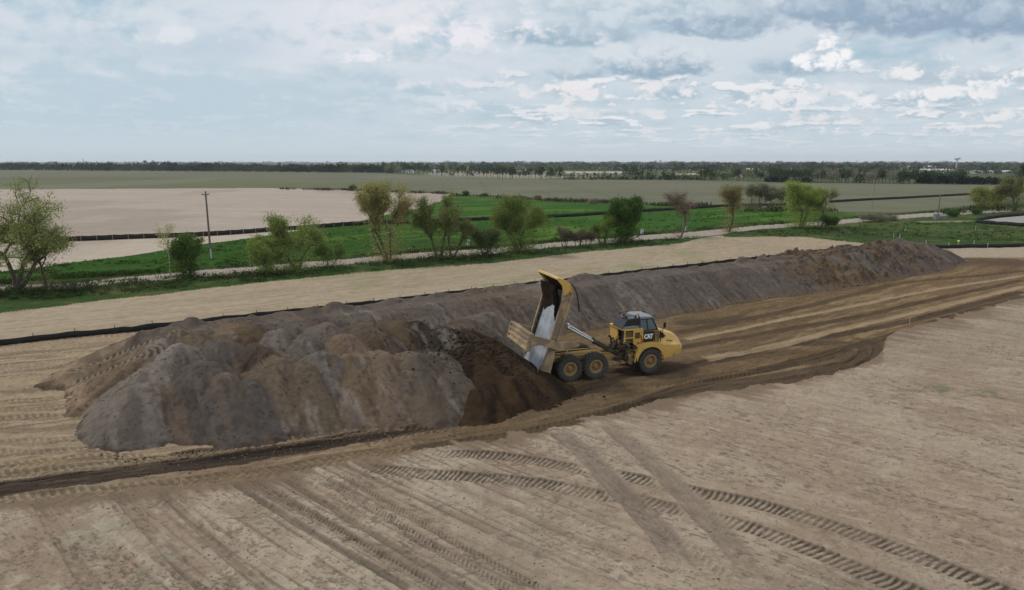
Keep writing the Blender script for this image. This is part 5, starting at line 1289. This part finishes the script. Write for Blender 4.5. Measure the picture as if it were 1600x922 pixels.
# dark glazed cover behind the cab
bm = bmesh.new(); prism(bm, [(4.62,3.30),(5.98,3.30),(5.98,4.02),(5.25,4.02),(4.98,3.92)], -1.0, .55, .03); part('engine_cover', bm, M_BLK)
bm = bmesh.new(); prism(bm, [(4.66,3.30),(5.96,3.30),(5.96,3.46),(5.6,3.50),(4.78,3.47)], -1.03, .6, .03); part('cover_sill', bm, M_GRY)
bm = bmesh.new()
for p_ in [(5.15,-.5,3.9),(5.3,.1,3.9),(5.75,-.8,3.9)]: tube(bm, p_, (p_[0], p_[1], p_[2]+.22), .07, .07, 10); tube(bm, (p_[0], p_[1], p_[2]+.22), (p_[0]+.1, p_[1], p_[2]+.26), .05, .05, 8)
polytube(bm, [(5.1,-.9,3.9),(5.1,-.9,4.2),(5.9,-.9,4.25)], .02); polytube(bm, [(5.1,.4,3.9),(5.1,.4,4.2),(5.9,.4,4.25)], .02); polytube(bm, [(5.1,-.9,4.2),(5.1,.4,4.2)], .02)
part('intake_pipe', bm, M_DRK)
bm = bmesh.new(); box(bm, (5.0, -.3, 4.02), (.14, .34, .07), bev=.01); part('tail_lamp_bar', bm, M_RED)
bm = bmesh.new(); tube(bm, (5.98, -.95, 3.3), (5.98, -.95, 4.15), .07, .06, 12); part('exhaust_stack', bm, M_BLK, smooth=True)

# cab
cabx0, cabx1 = 6.02, 7.52
bm = bmesh.new(); prism(bm, [(6.02,2.12),(7.62,2.12),(7.62,3.02),(7.50,3.08),(6.02,3.08)], -1.0, 1.0, .03); part('cab_body', bm, M_YEL)
# pillars as a frame, glass between
bmP = bmesh.new(); zb, zt = 3.06, 3.92
bot = {'rl': (6.04, .98), 'fl': (7.48, .98), 'rr': (6.04, -.98), 'fr': (7.48, -.98)}; topp = {'rl': (6.10, .82), 'fl': (7.14, .82), 'rr': (6.10, -.82), 'fr': (7.14, -.82)}
def V3(d, k, z): return Vector((d[k][0], d[k][1], z))
for k in bot: tube(bmP, V3(bot, k, zb), V3(topp, k, zt), .062, .055, 8)
for a, b in (('rl','fl'),('fl','fr'),('fr','rr'),('rr','rl')):
    tube(bmP, V3(bot, a, zb+.02), V3(bot, b, zb+.02), .05, .05, 8); tube(bmP, V3(topp, a, zt-.02), V3(topp, b, zt-.02), .06, .06, 8)
tube(bmP, (6.72, -.985, zb), (6.66, -.83, zt), .038, .035, 8); tube(bmP, (6.72, .985, zb), (6.66, .83, zt), .038, .035, 8)
part('cab_frame', bmP, M_BLK, smooth=True)
def pane(k1, k2, t=.0):
    bm = bmesh.new(); q = [V3(bot, k1, zb), V3(bot, k2, zb), V3(topp, k2, zt), V3(topp, k1, zt)]
    bm.faces.new([bm.verts.new(v) for v in q]); return part('window', bm, M_GLS)
pane('rl', 'rr'); pane('fr', 'fl'); pane('rr', 'fr'); pane('fl', 'rl')
bm = bmesh.new(); box(bm, (6.6, 0, 3.2), (.5, .55, .18), bev=.05); box(bm, (6.38, 0, 3.5), (.14, .5, .62), bev=.05); part('driver_seat', bm, M_BLK)
bm = bmesh.new(); box(bm, (7.15, 0, 3.22), (.3, 1.4, .25), bev=.05); tube(bm, (7.0, 0, 3.35), (6.93, 0, 3.45), .19, .19, 14); part('dashboard', bm, M_BLK)
bm = bmesh.new(); prism(bm, [(5.96,3.90),(7.26,3.90),(7.30,3.97),(7.10,4.06),(6.2,4.10),(5.98,4.03)], -.93, .93, .05); part('cab_roof', bm, M_GRY, smooth=True)
bm = bmesh.new()
for yy in (-.75, .75): box(bm, (7.27, yy, 4.04), (.12, .2, .12), bev=.02)
box(bm, (7.33, 0, 3.94), (.06, 1.2, .06)); part('roof_lamp', bm, M_BLK)
bm = bmesh.new(); tube(bm, (6.15, -.55, 4.08), (6.15, -.55, 4.25), .06, .05, 10); part('beacon', bm, mat('amber', (.6,.2,.02), .3), smooth=True)
# side: black logo panel with letters, striped step panel
bm = bmesh.new(); box(bm, (6.70, -1.045, 2.63), (.86, .07, .78), bev=.012); lp = part('logo_panel', bm, M_BLK)
def text_mesh(s, size, m, off=.0, name='lettering'):
    cu = bpy.data.curves.new(name, 'FONT'); cu.body = s; cu.size = size; cu.extrude = .006; cu.offset = off; cu.align_x = 'CENTER'; cu.align_y = 'CENTER'; cu.space_character = .84
    ob = bpy.data.objects.new('tmp', cu); COL.objects.link(ob); dg = bpy.context.evaluated_depsgraph_get(); dg.update()
    me = bpy.data.meshes.new_from_object(ob.evaluated_get(dg)); bpy.data.objects.remove(ob); me.materials.clear(); me.materials.append(m); me.name = name
    return me
lt = add('lettering', text_mesh('CAT', .40, M_WHT, .020), lp); lt.rotation_euler = (math.pi/2, 0, 0); lt.location = (6.72, -1.094, 2.63); lt.scale = (.98, 1.12, 1)
bm = bmesh.new(); prism(bm, [(6.67,2.485),(6.77,2.485),(6.72,2.55)], -1.115, -1.103); part('triangle', bm, M_TRI, lp)
bm = bmesh.new()
for k in range(5): box(bm, (7.20+k*.10, -1.04, 2.62), (.06, .06, .78))
part('grab_panel', bm, M_YELD)
bm = bmesh.new(); polytube(bm, [(7.18,-1.12,2.25),(7.18,-1.14,3.02)], .022); polytube(bm, [(7.68,-1.12,2.2),(7.68,-1.14,3.05),(7.9,-1.05,3.0)], .022); polytube(bm, [(7.66,-1.2,2.1),(7.62,-1.2,3.0)], .02)
part('handrail', bm, M_BLK)
bm = bmesh.new()
for z_ in (.95, 1.30, 1.65, 2.0): box(bm, (5.55, -1.28, z_), (.42, .45, .05))
for xx in (5.33, 5.77): box(bm, (xx, -1.46, 1.48), (.04, .06, 1.2))
part('step', bm, M_DRK)
# mirror on its arm
bm = bmesh.new(); polytube(bm, [(7.75,-1.15,2.6),(7.82,-1.25,3.3),(7.85,-1.3,3.62)], .022); polytube(bm, [(7.85,-1.3,3.62),(8.05,-1.3,3.68)], .018); box(bm, (7.87, -1.32, 3.45), (.08, .24, .40), bev=.02); part('mirror', bm, M_BLK)
bm = bmesh.new(); polytube(bm, [(7.75,1.15,2.6),(7.82,1.25,3.3),(7.85,1.3,3.62)], .022); box(bm, (7.87, 1.32, 3.45), (.08, .24, .40), bev=.02); part('mirror', bm, M_BLK)
# bonnet
secs = [(7.55,[(1.50,.98),(1.56,1.55),(1.52,2.05),(1.08,2.25),(.98,2.34),(.86,2.86),(.70,3.00),(0,3.06)]),
        (8.15,[(1.44,1.02),(1.49,1.52),(1.46,2.00),(1.06,2.20),(.94,2.30),(.82,2.72),(.68,2.85),(0,2.92)]),
        (8.80,[(1.34,1.10),(1.38,1.50),(1.36,1.93),(1.02,2.12),(.90,2.22),(.78,2.52),(.64,2.63),(0,2.70)]),
        (9.22,[(1.22,1.18),(1.25,1.48),(1.23,1.86),(.96,2.04),(.86,2.12),(.72,2.36),(.60,2.46),(0,2.54)]),
        (9.48,[(1.05,1.26),(1.08,1.48),(1.06,1.80),(.86,1.94),(.78,2.02),(.66,2.14),(.54,2.20),(0,2.26)]),
        (9.62,[(.92,1.38),(.94,1.52),(.92,1.74),(.76,1.84),(.70,1.88),(.58,1.94),(.46,1.98),(0,2.02)])]
bm = bmesh.new(); rings = []
for x_, pr in secs:
    full = [(-a, b) for a, b in pr]+[(a, b) for a, b in pr[-2::-1]]
    rings.append([bm.verts.new((x_, a, b)) for a, b in full])
for a, b in zip(rings, rings[1:]):
    for i in range(len(a)-1): bm.faces.new((a[i], a[i+1], b[i+1], b[i]))
    bm.faces.new((a[-1], a[0], b[0], b[-1]))
bm.faces.new(rings[-1]); bm.faces.new(rings[0][::-1]); bmesh.ops.recalc_face_normals(bm, faces=bm.faces[:])
hood = part('bonnet', bm, M_YEL, smooth=True)
bm = bmesh.new()
for z_ in (1.45, 1.55, 1.65, 1.75): box(bm, (9.63, 0, z_), (.03, 1.3, .05))
part('grille', bm, M_BLK, hood)
for sy in (-1, 1):
    bm = bmesh.new(); tube(bm, (9.36, sy*.98, 1.62), (9.50, sy*.96, 1.62), .12, .12, 14); part('headlight', bm, M_LMP, smooth=True)
bm = bmesh.new(); prism(bm, [(7.62,2.42),(7.98,2.40),(8.18,2.52),(7.95,2.80),(7.68,2.92)], -.99, -.90); part('air_inlet', bm, M_BLK, hood)
bm = bmesh.new(); box(bm, (8.45, -1.10, 2.205), (.55, .03, .05), rot=Euler((0, R(9), 0)).to_matrix()); part('model_strip', bm, M_DRK, hood)
# front fenders as arches
def fender(sy):
    bm = bmesh.new(); n = 16; arc = [(XF+1.06*math.cos(a), TR+1.06*math.sin(a)) for a in np.linspace(R(-2), R(172), n)]
    out = [(XF+1.10,.98),(XF+1.12,1.60),(XF+.95,2.14),(XF+.2,2.24),(XF-.75,2.20),(XF-1.05,2.0),(XF-1.22,1.55),(XF-1.30,.95)]
    prism(bm, out+arc[::-1], sy*.92, sy*1.60, 0); return part('fender', bm, M_YEL)
fender(-1); fender(1)
bm = bmesh.new(); prism(bm, [(XF-1.34,.45),(XF-1.28,.45),(XF-1.12,1.25),(XF-1.18,1.25)], -1.62, -.95); prism(bm, [(XF-1.34,.45),(XF-1.28,.45),(XF-1.12,1.25),(XF-1.18,1.25)], .95, 1.62); part('mud_flap', bm, M_BLK)
bm = bmesh.new(); box(bm, (5.45, -.95, 1.05), (.55, .5, .7), bev=.05); part('fuel_tank', bm, M_YELD)
bm = bmesh.new(); polytube(bm, [(6.05,-1.15,2.8),(6.2,-1.2,2.35),(5.95,-1.2,2.15),(5.8,-1.2,2.3)], .04, 8); part('red_hose', bm, M_RED)

SHIFT = XF-6.70
for o_ in [c_ for c_ in truck.children if c_.name.split('.')[0] in ('front_frame','transmission','hydraulic_hose','looped_hose','filter_housing','valve_block','cooler_frame','radiator','grille','warning_plate','engine_cover','cover_sill','intake_pipe','tail_lamp_bar','exhaust_stack','cab_body','cab_frame','window','driver_seat','dashboard','cab_roof','roof_lamp','beacon','logo_panel','grab_panel','handrail','step','mirror','bonnet','headlight','fuel_tank','red_hose','hitch')]:
    o_.location.x += SHIFT*(.5 if o_.name.startswith('hitch') else 1)
# dump body, raised about its rear pivot; u runs from tail to headboard, v up from the floor
A = R(71.5); bx, bz = -1.80, .98
body = bpy.data.objects.new('dump_body', None); COL.objects.link(body); body.parent = truck
body.scale = (.89, 1, 1); body.location = (bx, 0, bz); body.rotation_euler = (0, -A, 0)
def bp(name, bm, m, smooth=False): return bm_obj(name, bm, m, body, smooth)
BW = 1.74
# floor: gently dished, with upswept tail
bm = bmesh.new(); us = [-.35, 0, .5, 1.2, 2.0, 3.2, 4.4, 5.4, 6.05, 6.35]
def fv(u): return .18*max(0, (1.3-u))**1.3+.0
ny_ = 10; top_ = []; bot_ = []
for u in us:
    r1 = []; r2 = []
    for j in range(ny_+1):
        y_ = -1.5+3.0*j/ny_; dish = .24*(abs(y_)/1.5)**2.6
        r1.append(bm.verts.new((u, y_, fv(u)+dish+.06))); r2.append(bm.verts.new((u, y_, fv(u)+dish-.03)))
    top_.append(r1); bot_.append(r2)
for a in range(len(us)-1):
    for j in range(ny_):
        bm.faces.new((top_[a][j], top_[a+1][j], top_[a+1][j+1], top_[a][j+1])); bm.faces.new((bot_[a][j], bot_[a][j+1], bot_[a+1][j+1], bot_[a+1][j]))
    bm.faces.new((top_[a][0], bot_[a][0], bot_[a+1][0], top_[a+1][0])); bm.faces.new((top_[a][-1], top_[a+1][-1], bot_[a+1][-1], bot_[a][-1]))
for rr_ in (0, -1):
    for j in range(ny_): bm.faces.new((top_[rr_][j], top_[rr_][j+1], bot_[rr_][j+1], bot_[rr_][j]))
bmesh.ops.recalc_face_normals(bm, faces=bm.faces[:]); bp('floor', bm, M_STL, True)
# side walls
for sy in (-1, 1):
    bm = bmesh.new(); prism(bm, [(-.30,.10),(-.15,.42),(.35,.50),(5.4,.60),(6.6,.80),(6.62,.1),(6.35,-.08),(.2,-.12)], sy*1.66, sy*BW, .0)
    # outside stiffening rail and lower plate
    prism(bm, [(-.2,.40),(.35,.50),(5.4,.60),(6.5,.76),(6.5,.64),(5.4,.48),(.35,.38),(-.15,.30)], sy*BW, sy*(BW+.09), .0)
    prism(bm, [(.15,-.12),(6.35,-.08),(6.35,.10),(.15,.08)], sy*BW, sy*(BW+.07), .0)
    bp('side_wall', bm, M_BODY)
    bm = bmesh.new(); prism(bm, [(-.12,.32),(.35,.40),(5.4,.52),(6.3,.66),(6.3,.18),(-.15,.18)], sy*1.54, sy*1.655, .0); bp('inner_liner', bm, M_DRK)
# headboard, curved forward canopy
hb = [(6.25,.0),(6.62,.50),(6.92,1.0),(6.96,1.42),(7.04,1.42),(7.02,.96),(6.74,.42),(6.45,.0)]
bm = bmesh.new(); prism(bm, hb, -BW-.02, BW+.02, .02); bp('headboard', bm, M_YEL)
bm = bmesh.new(); prism(bm, [(6.46,-.02),(6.76,.42),(7.04,.96),(7.05,1.44),(7.12,1.40),(7.13,.92),(6.90,.20)], -BW*.98, BW*.98, .02); bp('canopy', bm, M_YEL)
for sy in (-1, 1):
    bm = bmesh.new(); prism(bm, [(5.95,.58),(6.62,.92),(6.98,1.44),(7.12,1.40),(7.12,.90),(6.92,.36),(6.55,.26),(6.2,.36)], sy*(BW-.02), sy*(BW+.10), .01); bp('corner_gusset', bm, M_YEL)
# soil still stuck in the body
rngs = np.random.default_rng(8)
nu, nv_ = 44, 40; uu = np.linspace(3.2, 6.42, nu); yy = np.linspace(-1.5, 1.5, nv_); UU, YY = np.meshgrid(uu, yy, indexing='ij')
thr = 4.75-1.3*sst(-YY, .85, 1.5)-.2*sst(YY, .9, 1.45)+(fbm(YY*2.2, UU*.5, 3, 901)-.5)*.9
hS = sst(UU, 0, .01)*(UU-thr)*.42+(fbm(UU*3, YY*3, 4, 903)-.5)*.18; hS = np.minimum(hS, 1.0)
dish = .24*(np.abs(YY)/1.5)**2.6+.06
v = np.stack([UU.ravel(), YY.ravel(), (dish+np.where(hS > 0, hS+.02, -.06)).ravel()], 1)
soil = add('stuck_soil', np_mesh('stuck_soil', v, grid_faces(nu, nv_), M_SOIL, smooth=True), body)
# soil also coats the headboard inside
bm = bmesh.new(); prism(bm, [(6.16,.1),(6.52,.52),(6.84,1.0),(6.90,1.34),(6.955,1.36),(6.91,1.0),(6.61,.5),(6.26,.02)], -BW+.06, BW-.06, .01); bp('soil_crust', bm, M_SOIL)
# underside rails and ribs
bm = bmesh.new()
for sy in (-1, 1): prism(bm, [(.3,-.05),(6.2,-.05),(6.0,-.30),(1.0,-.34),(.2,-.55),(-.05,-.2)], sy*.5, sy*.72, .01)
for u in (1.0, 2.2, 3.4, 4.6, 5.8): box(bm, (u, 0, -.12), (.14, 3.3, .16))
bp('body_rail', bm, M_BODY)
# side-plate foot by the rear wheel
for sy in (-1, 1):
    bm = bmesh.new(); prism(bm, [(-.45,.05),(-.28,.40),(1.4,.46),(1.8,.12),(1.3,-.12),(-.10,-.22)], sy*(BW+.09), sy*(BW+.13), .01); bp('side_plate', bm, M_BODY)
# black flap hanging from the headboard corner
bm = bmesh.new(); polytube(bm, [(6.95,-BW-.02,.35),(6.80,-BW-.04,.02),(6.35,-BW-.04,-.32),(5.6,-BW-.04,-.68),(5.1,-BW-.04,-.88)], .05, 8); bp('guard_bar', bm, M_BLK)
for sy in (1,): 
    bm = bmesh.new(); polytube(bm, [(6.95,BW+.02,.35),(6.80,BW+.04,.02),(6.35,BW+.04,-.32),(5.6,BW+.04,-.68)], .05, 8); bp('guard_bar', bm, M_BLK)

# tailgate held level on its long arms (in truck space)
gate = bpy.data.objects.new('tailgate', None); COL.objects.link(gate); gate.parent = truck
for sy in (-1, 1):
    bm = bmesh.new(); prism(bm, [(-3.15,3.30),(-2.75,3.62),(-2.45,3.55),(-1.2,3.10),(-.2,2.98),(.45,2.78),(.42,2.68),(-.4,2.50),(-1.1,2.50),(-2.4,2.98),(-3.1,2.95)], sy*1.93, sy*2.07, .015); bm_obj('arm', bm, M_BODY, gate)
bm = bmesh.new(); rtilt = Euler((0, R(14), 0)).to_matrix()
box(bm, (-3.15, 0, 3.20), (.12, 4.0, 1.15), rot=rtilt, bev=.01); bm_obj('panel', bm, M_BODY, gate)
bm = bmesh.new()
for dz_ in (-.50, -.14, .22, .54):
    c0 = Vector((-3.15, 0, 3.20))+rtilt @ Vector((.10, 0, dz_)); box(bm, c0, (.14, 3.9, .11), rot=rtilt)
    c0 = Vector((-3.15, 0, 3.20))+rtilt @ Vector((-.10, 0, dz_)); box(bm, c0, (.14, 4.04, .11), rot=rtilt)
for yy_ in (-1.95, 1.95): box(bm, (-3.15, yy_, 3.20), (.34, .12, 1.2), rot=rtilt)
bm_obj('rib', bm, M_BODY, gate)

# hoist cylinders
for sy in (-1, 1):
    a = Vector((4.15+.12*(sy > 0), sy*.30-.22, 1.30)); b = Vector((.24+.22*(sy > 0), sy*.30-.22, 3.60+.06*(sy > 0))); m_ = a+(b-a)*.50
    bm = bmesh.new(); tube(bm, a, m_, .125, .125, 14); tube(bm, a+(m_-a)*.95, m_+(b-a)*.01, .15, .15, 14); cy_ = part('hoist_cylinder', bm, M_DRK, smooth=True)
    bm = bmesh.new(); tube(bm, m_, b, .085, .085, 12); bmesh.ops.create_uvsphere(bm, u_segments=10, v_segments=8, radius=.15, matrix=Matrix.Translation(b)); bm_obj('rod', bm, M_CHR, cy_, True)
# soil sliding from the body on to the heap
sx, sy_ = P(850, 588)
# ------------------------------------------------------------------ the air
bm = bmesh.new(); box(bm, (0, 3000, 33), (9000, 8000, 80))
hm = bpy.data.materials.new('haze'); hm.use_nodes = True; t = hm.node_tree; t.nodes.clear()
pv = t.nodes.new('ShaderNodeVolumePrincipled'); pv.inputs['Color'].default_value = (.90,.95,1.0,1); pv.inputs['Density'].default_value = 0.00008; pv.inputs['Anisotropy'].default_value = 0.2
mo = t.nodes.new('ShaderNodeOutputMaterial'); t.links.new(pv.outputs[0], mo.inputs['Volume'])
tag(bm_obj('haze', bm, hm), kind='stuff')
